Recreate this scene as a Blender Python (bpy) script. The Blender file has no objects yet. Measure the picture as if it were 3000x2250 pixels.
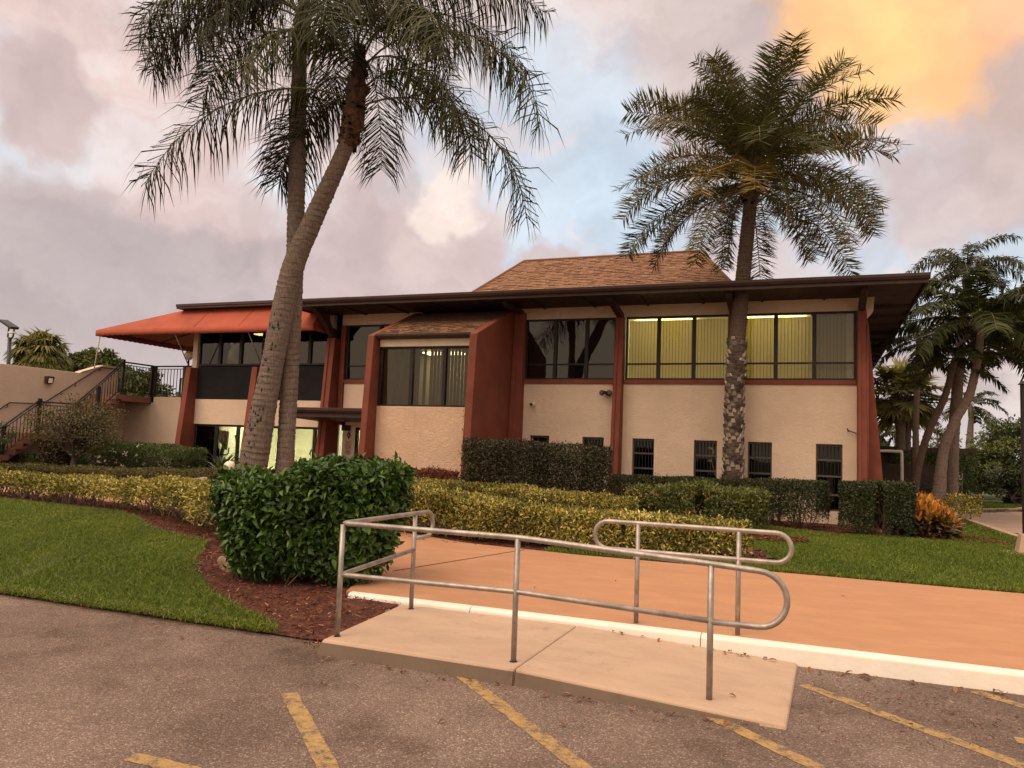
import bpy, math, random
import numpy as np
from mathutils import Vector, Matrix
R = math.radians
random.seed(7)
rng = np.random.default_rng(11)
SC = bpy.context.scene
COL = SC.collection

# ------------------------------------------------------------------ camera
cam_data = bpy.data.cameras.new('camera')
cam = bpy.data.objects.new('camera', cam_data)
COL.objects.link(cam)
cam_data.sensor_width = 36.0
cam_data.lens = 27.356
cam_data.clip_start = 0.05
cam_data.clip_end = 3000
cam.matrix_world = Matrix(((0.931181, -0.004157, 0.364533, 0.0),
                           (0.362712, -0.089886, -0.927556, 0.0),
                           (0.036622, 0.995943, -0.082192, 1.75),
                           (0, 0, 0, 1)))
SC.camera = cam

# ------------------------------------------------------------------ exposure
SC.view_settings.view_transform = 'Standard'
SC.view_settings.look = 'None'
SC.view_settings.exposure = 0.36
SC.view_settings.gamma = 1.0
SC.cycles.use_denoising = True
SC.cycles.max_bounces = 8
SC.cycles.transparent_max_bounces = 12

# ------------------------------------------------------------------ sun (a broad soft glow, no crisp shadows) and sky
SUN_DIR = Vector((-0.34, -0.66, 0.80)).normalized()       # towards the light
SUN_EL = math.asin(SUN_DIR.z)
SUN_ROT = math.atan2(SUN_DIR.x, SUN_DIR.y)
sd = bpy.data.lights.new('sun', 'SUN')
sd.energy = 1.5
sd.angle = R(48)
sd.color = (1.0, 0.77, 0.54)
so = bpy.data.objects.new('sun', sd)
COL.objects.link(so)
so.location = (0, -20, 40)
so.rotation_euler = SUN_DIR.to_track_quat('Z', 'Y').to_euler()

world = bpy.data.worlds.new('World')
SC.world = world
world.use_nodes = True
wt = world.node_tree
wt.nodes.clear()
class NT:
    """small helper to write node trees tersely"""
    def __init__(s, t): s.t = t
    def n(s, typ, **kw):
        nd = s.t.nodes.new(typ)
        for k, v in kw.items():
            if k.startswith('i_'):
                key = k[2:]
                key = int(key) if key.isdigit() else key.replace('_', ' ')
                s.set(nd, key, v)
            else:
                setattr(nd, k, v)
        return nd
    def set(s, nd, key, v):
        if isinstance(v, bpy.types.NodeSocket): s.t.links.new(v, nd.inputs[key])
        else: nd.inputs[key].default_value = v
    def math(s, op, a, b=0.0, c=0.0, clamp=False):
        nd = s.t.nodes.new('ShaderNodeMath'); nd.operation = op; nd.use_clamp = clamp
        s.set(nd, 0, a); s.set(nd, 1, b)
        if op in ('MULTIPLY_ADD', 'SMOOTH_MIN', 'SMOOTH_MAX', 'WRAP', 'COMPARE'): s.set(nd, 2, c)
        return nd.outputs[0]
    def vmath(s, op, a, b=(0, 0, 0)):
        nd = s.t.nodes.new('ShaderNodeVectorMath'); nd.operation = op
        s.set(nd, 0, a)
        if op == 'SCALE': s.set(nd, 'Scale', b)
        else: s.set(nd, 1, b)
        return nd.outputs['Value'] if op in ('DOT_PRODUCT', 'DISTANCE', 'LENGTH') else nd.outputs[0]
    def mix(s, f, a, b, blend='MIX'):
        nd = s.t.nodes.new('ShaderNodeMix'); nd.data_type = 'RGBA'; nd.blend_type = blend
        s.set(nd, 0, f)
        s.set(nd, 6, a if isinstance(a, bpy.types.NodeSocket) else (*a, 1))
        s.set(nd, 7, b if isinstance(b, bpy.types.NodeSocket) else (*b, 1))
        return nd.outputs[2]
    def step(s, v, lo, hi, a=0.0, b=1.0):
        nd = s.t.nodes.new('ShaderNodeMapRange'); nd.interpolation_type = 'SMOOTHSTEP'
        s.set(nd, 0, v); s.set(nd, 1, lo); s.set(nd, 2, hi); s.set(nd, 3, a); s.set(nd, 4, b)
        return nd.outputs[0]
    def noise(s, vec, scale, detail=4, rough=0.55, dist=0.0, out=0):
        nd = s.n('ShaderNodeTexNoise')
        if vec is not None: s.set(nd, 'Vector', vec)
        s.set(nd, 'Scale', scale); s.set(nd, 'Detail', detail); s.set(nd, 'Roughness', rough); s.set(nd, 'Distortion', dist)
        return nd.outputs[out]
    def ramp(s, f, stops):
        nd = s.n('ShaderNodeValToRGB'); s.set(nd, 0, f)
        cr = nd.color_ramp
        while len(cr.elements) < len(stops): cr.elements.new(0.5)
        for e, (p, c) in zip(cr.elements, stops):
            e.position = p; e.color = (*c, 1)
        return nd.outputs[0]

W = NT(wt)
dirv = W.n('ShaderNodeTexCoord').outputs['Generated']
# clouds: the direction is warped by noise, so every bank gets a ragged billowing edge
n1 = W.vmath('SUBTRACT', W.noise(dirv, 6.0, 2, 0.5, out=1), (0.5, 0.5, 0.5))
n2 = W.vmath('SUBTRACT', W.noise(dirv, 19.0, 3, 0.5, out=1), (0.5, 0.5, 0.5))
n3 = W.vmath('SUBTRACT', W.noise(dirv, 55.0, 4, 0.55, out=1), (0.5, 0.5, 0.5))
warp = W.vmath('ADD', W.vmath('ADD', W.vmath('SCALE', n1, 0.13), W.vmath('SCALE', n2, 0.075)), W.vmath('SCALE', n3, 0.026))
wd = W.vmath('ADD', dirv, warp)
sep = W.n('ShaderNodeSeparateXYZ', i_0=dirv)
dx, dy, dz = sep.outputs
flat_ = W.vmath('MULTIPLY', wd, (1.0, 1.0, 1.8))
fb = W.noise(flat_, 4.0, 6, 0.55)
fb2 = W.noise(flat_, 8.0, 5, 0.52)
fb3 = W.noise(flat_, 6.5, 5, 0.55)
MAUVE = (0.51, 0.415, 0.40)
PINK = (0.73, 0.565, 0.52)
BLUE = (0.575, 0.65, 0.735)
ORANGE = (0.93, 0.53, 0.235)
CREAM = (0.83, 0.74, 0.67)
c = W.mix(W.step(fb, 0.38, 0.62), MAUVE, PINK)
c = W.mix(W.math('MULTIPLY', W.step(fb2, 0.50, 0.66), 0.40), c, CREAM)
def bank(c, p, r, soft, colr, amt=1.0, aniso=None):
    v = W.vmath('SUBTRACT', wd, p)
    if aniso: v = W.vmath('MULTIPLY', v, aniso)
    d = W.vmath('LENGTH', v)
    m = W.math('MULTIPLY', W.step(d, r * (1 - soft), r * (1 + soft), 1.0, 0.0), amt)
    return W.mix(m, c, colr)
# broad tones: pink high on the left, pale pink in the middle
c = bank(c, (-0.726, 0.55, 0.45), 0.24, 0.4, (0.70, 0.525, 0.48), 0.75)
c = bank(c, (-0.333, 0.806, 0.52), 0.26, 0.6, (0.72, 0.59, 0.55), 0.6)
# pale blue gaps
c = bank(c, (-0.285, 0.882, 0.365), 0.135, 0.35, BLUE, 0.9)
c = bank(c, (-0.41, 0.842, 0.355), 0.085, 0.5, (0.60, 0.655, 0.73), 0.85)
c = bank(c, (-0.225, 0.925, 0.305), 0.095, 0.4, (0.54, 0.64, 0.735), 0.92)
c = bank(c, (-0.345, 0.887, 0.305), 0.08, 0.4, BLUE, 0.85)
c = bank(c, (-0.775, 0.552, 0.325), 0.095, 0.5, (0.66, 0.70, 0.745), 0.9, (1, 1, 1.5))
c = bank(c, (-0.614, 0.737, 0.285), 0.065, 0.5, (0.74, 0.77, 0.81), 0.9, (1, 1, 1.5))
c = bank(c, (0.02, 0.968, 0.255), 0.16, 0.5, (0.57, 0.645, 0.725), 0.9, (1, 1, 1.7))
c = bank(c, (0.085, 0.94, 0.355), 0.10, 0.6, (0.64, 0.66, 0.72), 0.85)
c = bank(c, (0.17, 0.97, 0.20), 0.12, 0.5, (0.52, 0.63, 0.72), 0.8, (1, 1, 2.0))
# thin veils drawn over the gaps
c = W.mix(W.math('MULTIPLY', W.step(fb3, 0.50, 0.64), 0.65), c, (0.74, 0.645, 0.625))
# long grey-mauve bank low on the left, its top edge piled up in rosy cumulus
c = bank(c, (-0.80, 0.58, 0.10), 0.22, 0.22, (0.455, 0.382, 0.375), 0.92, (0.9, 0.9, 1.35))
c = bank(c, (-0.64, 0.74, 0.13), 0.16, 0.25, (0.47, 0.39, 0.385), 0.9, (0.9, 0.9, 1.2))
c = bank(c, (-0.50, 0.83, 0.175), 0.14, 0.22, (0.55, 0.435, 0.42), 0.92)
c = bank(c, (-0.66, 0.70, 0.265), 0.055, 0.35, (0.66, 0.51, 0.475), 0.75, (0.6, 0.6, 1.4))
c = bank(c, (-0.743, 0.569, 0.352), 0.062, 0.25, (0.56, 0.425, 0.40), 0.92)
c = bank(c, (-0.430, 0.850, 0.262), 0.080, 0.22, (0.62, 0.49, 0.465), 0.92)
c = bank(c, (-0.437, 0.843, 0.308), 0.040, 0.28, (0.82, 0.69, 0.62), 0.85)
c = bank(c, (-0.285, 0.93, 0.205), 0.095, 0.2, (0.56, 0.46, 0.45), 0.92, (1, 1, 1.6))
c = bank(c, (-0.10, 0.955, 0.235), 0.075, 0.3, (0.66, 0.545, 0.52), 0.85, (1, 1, 1.6))
# grey bank and the burning orange cloud at the upper right
c = bank(c, (-0.06, 0.88, 0.485), 0.13, 0.4, (0.53, 0.43, 0.405), 0.8)
c = bank(c, (0.160, 0.865, 0.490), 0.175, 0.16, ORANGE, 0.97, (0.82, 1, 1.15))
c = bank(c, (0.060, 0.895, 0.445), 0.060, 0.6, (0.96, 0.62, 0.25), 0.7)
c = bank(c, (0.245, 0.870, 0.44), 0.10, 0.6, (0.92, 0.50, 0.32), 0.75)
c = bank(c, (0.215, 0.915, 0.325), 0.090, 0.25, (0.52, 0.405, 0.375), 0.92)
c = bank(c, (0.130, 0.940, 0.290), 0.070, 0.35, (0.60, 0.475, 0.445), 0.85)
# whitish band along the horizon
c = W.mix(W.math('MULTIPLY', W.step(dz, 0.02, 0.11, 1.0, 0.0), 0.55), c, (0.60, 0.565, 0.575))
# billows: lit tops and shaded hollows over everything
bil = W.noise(wd, 12.0, 5, 0.52)
c = W.mix(1.0, c, W.mix(W.step(bil, 0.30, 0.70), (0.94, 0.935, 0.94), (1.06, 1.06, 1.055)), 'MULTIPLY')
c = W.mix(1.0, c, W.mix(W.step(fb2, 0.35, 0.65), (0.95, 0.94, 0.94), (1.05, 1.055, 1.05)), 'MULTIPLY')
# the sky behind the viewer and overhead: a lit peach sunset deck
c = W.mix(W.step(dy, 0.25, -0.35), c, (0.95, 0.735, 0.55))
c = W.mix(W.step(dz, 0.60, 0.90), c, (1.75, 1.40, 1.10))
sky = W.n('ShaderNodeTexSky', sky_type='NISHITA', sun_disc=False)
sky.sun_elevation = SUN_EL
sky.sun_rotation = SUN_ROT
sky.air_density = 1.0
sky.dust_density = 1.0
bg_sky = W.n('ShaderNodeBackground', i_0=sky.outputs[0], i_1=0.07)
bg_cl = W.n('ShaderNodeBackground', i_0=c, i_1=0.98)
mx = W.n('ShaderNodeMixShader', i_0=0.93)
wt.links.new(bg_sky.outputs[0], mx.inputs[1])
wt.links.new(bg_cl.outputs[0], mx.inputs[2])
wo = W.n('ShaderNodeOutputWorld')
wt.links.new(mx.outputs[0], wo.inputs[0])
world.cycles.sampling_method = 'MANUAL'
world.cycles.sample_map_resolution = 512

# ------------------------------------------------------------------ object helpers
ORG = {}                                    # world origin of each object
def empty(name, loc=(0, 0, 0)):
    o = bpy.data.objects.new(name, None)
    COL.objects.link(o)
    o.location = loc
    o.empty_display_size = 0.2
    ORG[o.name] = Vector(loc)
    return o
def tag(o, label=None, cat=None, group=None, kind=None):
    if label: o['label'] = label
    if cat: o['category'] = cat
    if group: o['group'] = group
    if kind: o['kind'] = kind
    return o
def thing(name, label, cat, loc=(0, 0, 0), group=None):
    return tag(empty(name, loc), label, cat, group)
def link(me, name, mats, parent=None, origin=None):
    """mesh data written in world coordinates -> one object under its parent"""
    o = bpy.data.objects.new(name, me)
    COL.objects.link(o)
    for m in (mats if isinstance(mats, (list, tuple)) else [mats]): me.materials.append(m)
    if parent is not None: org = ORG[parent.name]
    else: org = Vector(origin) if origin is not None else Vector((0, 0, 0))
    if org.length > 0: me.transform(Matrix.Translation(-org))
    if parent is not None: o.parent = parent
    else: o.location = org
    ORG[o.name] = org
    return o
class MB:
    """collects simple solids, then becomes ONE mesh object"""
    def __init__(s): s.v = []; s.f = []; s.m = []; s.mi = 0
    def add(s, vs, fs):
        b = len(s.v)
        s.v += [tuple(map(float, q)) for q in vs]
        s.f += [tuple(b + i for i in f) for f in fs]
        s.m += [s.mi] * len(fs)
        return s
    def box(s, x0, x1, y0, y1, z0, z1):
        return s.add([(x0, y0, z0), (x1, y0, z0), (x1, y1, z0), (x0, y1, z0), (x0, y0, z1), (x1, y0, z1), (x1, y1, z1), (x0, y1, z1)],
                     [(0, 3, 2, 1), (4, 5, 6, 7), (0, 1, 5, 4), (1, 2, 6, 5), (2, 3, 7, 6), (3, 0, 4, 7)])
    def hexa(s, lo, hi):
        """two quads (4 points each, same winding, seen from above counter-clockwise)"""
        return s.add(list(lo) + list(hi), [(3, 2, 1, 0), (4, 5, 6, 7), (0, 1, 5, 4), (1, 2, 6, 5), (2, 3, 7, 6), (3, 0, 4, 7)])
    def prism_x(s, poly, x0, x1):
        """polygon in (y, z) extruded along x"""
        n = len(poly)
        vs = [(x0, y, z) for y, z in poly] + [(x1, y, z) for y, z in poly]
        fs = [tuple(range(n - 1, -1, -1)), tuple(range(n, 2 * n))]
        fs += [(i, (i + 1) % n, n + (i + 1) % n, n + i) for i in range(n)]
        return s.add(vs, fs)
    def prism_y(s, poly, y0, y1):
        n = len(poly)
        vs = [(x, y0, z) for x, z in poly] + [(x, y1, z) for x, z in poly]
        fs = [tuple(range(n)), tuple(range(2 * n - 1, n - 1, -1))]
        fs += [((i + 1) % n, i, n + i, n + (i + 1) % n) for i in range(n)]
        return s.add(vs, fs)
    def prism_z(s, poly, z0, z1):
        n = len(poly)
        vs = [(x, y, z0) for x, y in poly] + [(x, y, z1) for x, y in poly]
        fs = [tuple(range(n - 1, -1, -1)), tuple(range(n, 2 * n))]
        fs += [(i, (i + 1) % n, n + (i + 1) % n, n + i) for i in range(n)]
        return s.add(vs, fs)
    def tube(s, pts, rad, n=8, cap=True):
        pts = [Vector(p) for p in pts]
        k = len(pts)
        rad = [rad] * k if isinstance(rad, (int, float)) else rad
        t0 = (pts[1] - pts[0]).normalized()
        ref = Vector((0, 0, 1)) if abs(t0.z) < 0.9 else Vector((1, 0, 0))
        u = t0.cross(ref).normalized()
        vs = []
        for i, p in enumerate(pts):
            t = (pts[min(i + 1, k - 1)] - pts[max(i - 1, 0)]).normalized()
            u = (u - t * u.dot(t)).normalized()
            w = t.cross(u)
            for j in range(n):
                a = 2 * math.pi * j / n
                vs.append(p + (u * math.cos(a) + w * math.sin(a)) * rad[i])
        fs = []
        for i in range(k - 1):
            for j in range(n):
                a = i * n + j; b = i * n + (j + 1) % n
                fs.append((a, b, b + n, a + n))
        if cap:
            fs.append(tuple(range(n - 1, -1, -1)))
            fs.append(tuple((k - 1) * n + j for j in range(n)))
        return s.add(vs, fs)
    def ball(s, c, r, nu=16, nv=10, sq=(1, 1, 1)):
        vs = [(c[0], c[1], c[2] - r * sq[2])]
        for i in range(1, nv):
            th = math.pi * i / nv
            for j in range(nu):
                a = 2 * math.pi * j / nu
                vs.append((c[0] + r * sq[0] * math.sin(th) * math.cos(a), c[1] + r * sq[1] * math.sin(th) * math.sin(a), c[2] - r * sq[2] * math.cos(th)))
        vs.append((c[0], c[1], c[2] + r * sq[2]))
        fs = []
        for j in range(nu):
            fs.append((0, 1 + (j + 1) % nu, 1 + j))
            fs.append((len(vs) - 1, 1 + (nv - 2) * nu + j, 1 + (nv - 2) * nu + (j + 1) % nu))
        for i in range(nv - 2):
            for j in range(nu):
                a = 1 + i * nu + j; b = 1 + i * nu + (j + 1) % nu
                fs.append((a, b, b + nu, a + nu))
        return s.add(vs, fs)
    def build(s, name, mats, parent=None, smooth=False, bevel=0, origin=None, rnd=None):
        me = bpy.data.meshes.new(name)
        me.from_pydata(s.v, [], s.f)
        if len(set(s.m)) > 1: me.polygons.foreach_set('material_index', s.m)
        if smooth: me.polygons.foreach_set('use_smooth', [True] * len(s.f))
        if rnd is not None:
            at = me.attributes.new('rnd', 'FLOAT', 'FACE'); at.data.foreach_set('value', np.asarray(rnd, dtype=np.float32))
        me.update()
        o = link(me, name, mats, parent, origin)
        if bevel:
            md = o.modifiers.new('bevel', 'BEVEL'); md.width = bevel; md.segments = 2; md.limit_method = 'ANGLE'
        return o
def np_mesh(name, V, F, mats, parent=None, rnd=None, smooth=False, origin=None):
    """V (n,3) and F (m,k) numpy arrays, all faces with k corners; fast"""
    me = bpy.data.meshes.new(name)
    V = np.ascontiguousarray(V, dtype=np.float32); F = np.ascontiguousarray(F, dtype=np.int32)
    m, k = F.shape
    me.vertices.add(len(V)); me.vertices.foreach_set('co', V.ravel())
    me.loops.add(m * k); me.loops.foreach_set('vertex_index', F.ravel())
    me.polygons.add(m); me.polygons.foreach_set('loop_start', np.arange(0, m * k, k, dtype=np.int32))
    if rnd is not None:
        at = me.attributes.new('rnd', 'FLOAT', 'FACE'); at.data.foreach_set('value', np.ascontiguousarray(rnd, dtype=np.float32))
    if smooth: me.polygons.foreach_set('use_smooth', np.ones(m, dtype=bool))
    me.update(calc_edges=True)
    return link(me, name, mats, parent, origin)
def smooth_path(pts, n=6):
    """Catmull-Rom through points"""
    P = [Vector(p) for p in pts]
    P = [P[0] * 2 - P[1]] + P + [P[-1] * 2 - P[-2]]
    out = []
    for i in range(1, len(P) - 2):
        for j in range(n):
            t = j / n
            out.append(0.5 * ((2 * P[i]) + (P[i + 1] - P[i - 1]) * t + (2 * P[i - 1] - 5 * P[i] + 4 * P[i + 1] - P[i + 2]) * t * t
                              + (3 * P[i] - P[i - 1] - 3 * P[i + 1] + P[i + 2]) * t ** 3))
    out.append(P[-2])
    return out

# ------------------------------------------------------------------ materials
def mat(name):
    m = bpy.data.materials.new(name)
    m.use_nodes = True
    t = NT(m.node_tree)
    bs = m.node_tree.nodes['Principled BSDF']
    return m, t, bs
def objco(t): return t.n('ShaderNodeTexCoord').outputs['Object']
def bump(t, bs, h, strength=0.3, dist=0.01):
    b = t.n('ShaderNodeBump', i_Height=h, i_Strength=strength, i_Distance=dist)
    t.set(bs, 'Normal', b.outputs[0])
def plain(name, col, rough=0.6, var=0.12, scale=3.0, metal=0.0, bumpy=0.0, bscale=60.0, spec=0.5, dirt=None):
    m, t, bs = mat(name)
    co = objco(t)
    n = t.noise(co, scale, 6, 0.6)
    lo = tuple(x * (1 - var) for x in col); hi = tuple(min(1, x * (1 + var)) for x in col)
    c = t.mix(t.step(n, 0.3, 0.7), lo, hi)
    if dirt:
        c = t.mix(t.math('MULTIPLY', t.step(t.noise(co, scale * 2.3, 6, 0.7), 0.55, 0.75), dirt[1]), c, dirt[0])
    t.set(bs, 'Base Color', c)
    t.set(bs, 'Roughness', t.step(t.noise(co, scale * 3, 3), 0.2, 0.8, max(0.02, rough - 0.08), min(1, rough + 0.08)))
    t.set(bs, 'Metallic', metal)
    t.set(bs, 'Specular IOR Level', spec)
    if bumpy: bump(t, bs, t.noise(co, bscale, 5, 0.6), bumpy, 0.01)
    return m
def stucco(name, col, strength=0.55, scale=4.5, var=0.06):
    """hand-trowelled stucco: long ragged ridges over a fine grain"""
    m, t, bs = mat(name)
    co = objco(t)
    wv = t.vmath('ADD', co, t.vmath('SCALE', t.vmath('SUBTRACT', t.noise(co, 3.0, 4, 0.6, out=1), (0.5, 0.5, 0.5)), 0.55))
    sq = t.vmath('MULTIPLY', wv, (1.0, 1.0, 1.9))
    a = t.noise(sq, scale, 5, 0.62, 0.6)
    ridge = t.math('SUBTRACT', 1.0, t.math('ABSOLUTE', t.math('MULTIPLY', t.math('SUBTRACT', a, 0.5), 9.0)), clamp=True)
    fine = t.noise(co, 45.0, 5, 0.65)
    h = t.math('ADD', t.math('MULTIPLY', ridge, 0.75), t.math('MULTIPLY', fine, 0.35))
    h = t.math('ADD', h, t.math('MULTIPLY', t.noise(sq, scale * 0.6, 3), 0.8))
    bump(t, bs, h, strength, 0.028)
    big = t.noise(co, 0.9, 6, 0.65)
    c = t.mix(t.step(big, 0.3, 0.7), tuple(x * (1 - var) for x in col), tuple(x * (1 + var) for x in col))
    # water stains running down
    st = t.noise(t.vmath('MULTIPLY', co, (2.2, 2.2, 0.35)), 1.6, 6, 0.7)
    c = t.mix(t.math('MULTIPLY', t.step(st, 0.56, 0.78), 0.30), c, (col[0] * 0.62, col[1] * 0.60, col[2] * 0.58))
    t.set(bs, 'Base Color', c)
    t.set(bs, 'Roughness', 0.88)
    t.set(bs, 'Specular IOR Level', 0.25)
    return m
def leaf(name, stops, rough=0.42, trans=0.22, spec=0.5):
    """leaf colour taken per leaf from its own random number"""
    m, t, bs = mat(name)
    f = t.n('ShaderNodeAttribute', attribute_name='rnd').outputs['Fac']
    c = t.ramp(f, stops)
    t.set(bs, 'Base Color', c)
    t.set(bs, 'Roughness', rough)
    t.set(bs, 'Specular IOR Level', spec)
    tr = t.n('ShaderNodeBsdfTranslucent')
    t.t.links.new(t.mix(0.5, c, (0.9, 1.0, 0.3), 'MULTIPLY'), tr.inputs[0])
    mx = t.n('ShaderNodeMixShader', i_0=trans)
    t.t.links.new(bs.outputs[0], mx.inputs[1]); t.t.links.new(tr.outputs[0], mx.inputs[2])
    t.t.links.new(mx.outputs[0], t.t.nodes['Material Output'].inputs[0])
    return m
def glass(name, tint=(0.6, 0.6, 0.6), refl=0.10):
    m, t, bs = mat(name)
    t.t.nodes.remove(bs)
    fr = t.n('ShaderNodeFresnel', i_IOR=1.5)
    f = t.math('ADD', fr.outputs[0], refl, clamp=True)
    tr = t.n('ShaderNodeBsdfTransparent', i_0=(*tint, 1))
    gl = t.n('ShaderNodeBsdfGlossy', i_0=(0.72, 0.70, 0.66, 1), i_Roughness=0.015)
    co = objco(t)
    b = t.n('ShaderNodeBump', i_Height=t.noise(co, 1.3, 2), i_Strength=0.06, i_Distance=0.05)
    t.t.links.new(b.outputs[0], gl.inputs['Normal'])
    mx = t.n('ShaderNodeMixShader', i_0=f)
    t.t.links.new(tr.outputs[0], mx.inputs[1]); t.t.links.new(gl.outputs[0], mx.inputs[2])
    t.t.links.new(mx.outputs[0], t.t.nodes['Material Output'].inputs[0])
    return m
def emit(name, col, s):
    m, t, bs = mat(name)
    t.set(bs, 'Base Color', (*col, 1)); t.set(bs, 'Emission Color', (*col, 1)); t.set(bs, 'Emission Strength', s)
    return m
def attr_mat(name, stops, rough=0.85, bumpy=0.0, bscale=80.0):
    m, t, bs = mat(name)
    f = t.n('ShaderNodeAttribute', attribute_name='rnd').outputs['Fac']
    c = t.ramp(f, stops)
    co = objco(t)
    n = t.noise(co, 140.0, 3, 0.7)
    c = t.mix(0.35, c, t.mix(t.step(n, 0.3, 0.7), (0.45, 0.45, 0.45), (1.5, 1.5, 1.5)), 'MULTIPLY')
    t.set(bs, 'Base Color', c); t.set(bs, 'Roughness', rough)
    t.set(bs, 'Specular IOR Level', 0.25)
    if bumpy: bump(t, bs, t.noise(co, bscale, 4), bumpy, 0.01)
    return m

M = {}
M['stucco'] = stucco('cream_stucco', (0.72, 0.555, 0.43), 0.42)
M['stucco_bay'] = stucco('coarse_peach_stucco', (0.75, 0.53, 0.385), 0.62, 5.5)
M['stucco_tan'] = stucco('tan_stucco', (0.58, 0.445, 0.355), 0.25)
M['red'] = plain('brick_red_paint', (0.195, 0.054, 0.034), 0.7, 0.14, 1.6, bumpy=0.35, bscale=28, spec=0.3, dirt=((0.20, 0.06, 0.04), 0.5))
M['redstep'] = plain('red_brown_concrete', (0.20, 0.095, 0.065), 0.85, 0.15, 2.0, bumpy=0.2)
M['brown'] = plain('dark_brown_trim', (0.050, 0.027, 0.022), 0.5, 0.2, 2.0, spec=0.4)
M['soffit'] = plain('brown_soffit', (0.034, 0.019, 0.015), 0.7, 0.25, 1.5)
M['frame'] = plain('dark_bronze_frame', (0.018, 0.015, 0.015), 0.5, 0.2, 4.0, spec=0.3)
M['greyframe'] = plain('grey_bronze_frame', (0.075, 0.066, 0.062), 0.5, 0.2, 4.0)
M['panel'] = plain('slate_spandrel_panel', (0.013, 0.0125, 0.015), 0.7, 0.25, 1.2, spec=0.15)
M['cream'] = plain('cream_trim', (0.62, 0.50, 0.38), 0.6, 0.08, 2.0)
M['interior'] = plain('interior_paint', (0.62, 0.60, 0.42), 0.9, 0.03, 1.0)
M['gymwall'] = plain('gym_wall_paint', (0.80, 0.79, 0.66), 0.9, 0.03, 1.0)
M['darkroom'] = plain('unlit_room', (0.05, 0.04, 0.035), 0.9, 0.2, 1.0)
M['pane'] = glass('tinted_pane', (0.40, 0.38, 0.34), 0.02)
M['pane_bay'] = glass('bay_pane', (0.72, 0.69, 0.62), 0.0)
M['pane_lit'] = glass('clear_pane', (0.82, 0.82, 0.74), 0.0)
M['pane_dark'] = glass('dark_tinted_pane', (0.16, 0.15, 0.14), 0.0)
M['tube_light'] = emit('office_tube_light', (1.0, 0.88, 0.52), 8.0)
M['gym_light'] = emit('gym_ceiling_light', (1.0, 0.97, 0.76), 22.0)
M['black'] = plain('black_metal', (0.012, 0.011, 0.011), 0.45, 0.2, 5.0)
M['blackrub'] = plain('black_vinyl', (0.012, 0.012, 0.012), 0.5, 0.2, 5.0)
M['white'] = plain('white_plastic', (0.72, 0.68, 0.62), 0.4, 0.05, 3.0)
M['galv'] = plain('galvanised_tube', (0.34, 0.30, 0.275), 0.42, 0.25, 9.0, metal=0.55, bumpy=0.08, bscale=90, dirt=((0.20, 0.17, 0.15), 0.6))
M['globe'] = plain('opal_globe', (0.80, 0.70, 0.62), 0.25, 0.03, 3.0)
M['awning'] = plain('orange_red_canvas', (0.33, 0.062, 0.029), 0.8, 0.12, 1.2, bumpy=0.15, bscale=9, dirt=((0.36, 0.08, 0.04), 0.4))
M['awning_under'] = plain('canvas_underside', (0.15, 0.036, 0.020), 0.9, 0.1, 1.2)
M['doorwood'] = plain('brown_door', (0.22, 0.14, 0.11), 0.6, 0.1, 2.0)
M['kerb'] = plain('white_kerb_paint', (0.78, 0.72, 0.66), 0.6, 0.05, 2.5, bumpy=0.3, bscale=25, dirt=((0.55, 0.47, 0.40), 0.30))
M['rock'] = plain('tan_rock', (0.30, 0.205, 0.145), 0.9, 0.3, 4.0, bumpy=0.8, bscale=14)
M['earth'] = plain('dark_soil', (0.07, 0.045, 0.03), 1.0, 0.4, 3.0, bumpy=0.5, bscale=30)
M['drive'] = plain('pale_driveway', (0.36, 0.26, 0.20), 0.95, 0.12, 1.5, bumpy=0.2)
M['wood_dark'] = plain('dark_stained_wood', (0.040, 0.026, 0.020), 0.8, 0.3, 2.0)
M['blind_lit'] = None
def blind(name, col, tr):
    m, t, bs = mat(name)
    t.set(bs, 'Base Color', (*col, 1)); t.set(bs, 'Roughness', 0.8)
    tl = t.n('ShaderNodeBsdfTranslucent', i_0=(*col, 1))
    mx = t.n('ShaderNodeMixShader', i_0=tr)
    t.t.links.new(bs.outputs[0], mx.inputs[1]); t.t.links.new(tl.outputs[0], mx.inputs[2])
    t.t.links.new(mx.outputs[0], t.t.nodes['Material Output'].inputs[0])
    return m
M['blind_lit'] = blind('backlit_vertical_blind', (0.80, 0.72, 0.45), 0.65)
M['overlap_shade'] = blind('blind_overlap_shade', (0.24, 0.19, 0.09), 0.1)  # dark brown that imitates the shade lines where slats overlap
M['blind'] = blind('grey_brown_vertical_blind', (0.36, 0.29, 0.22), 0.3)

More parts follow.
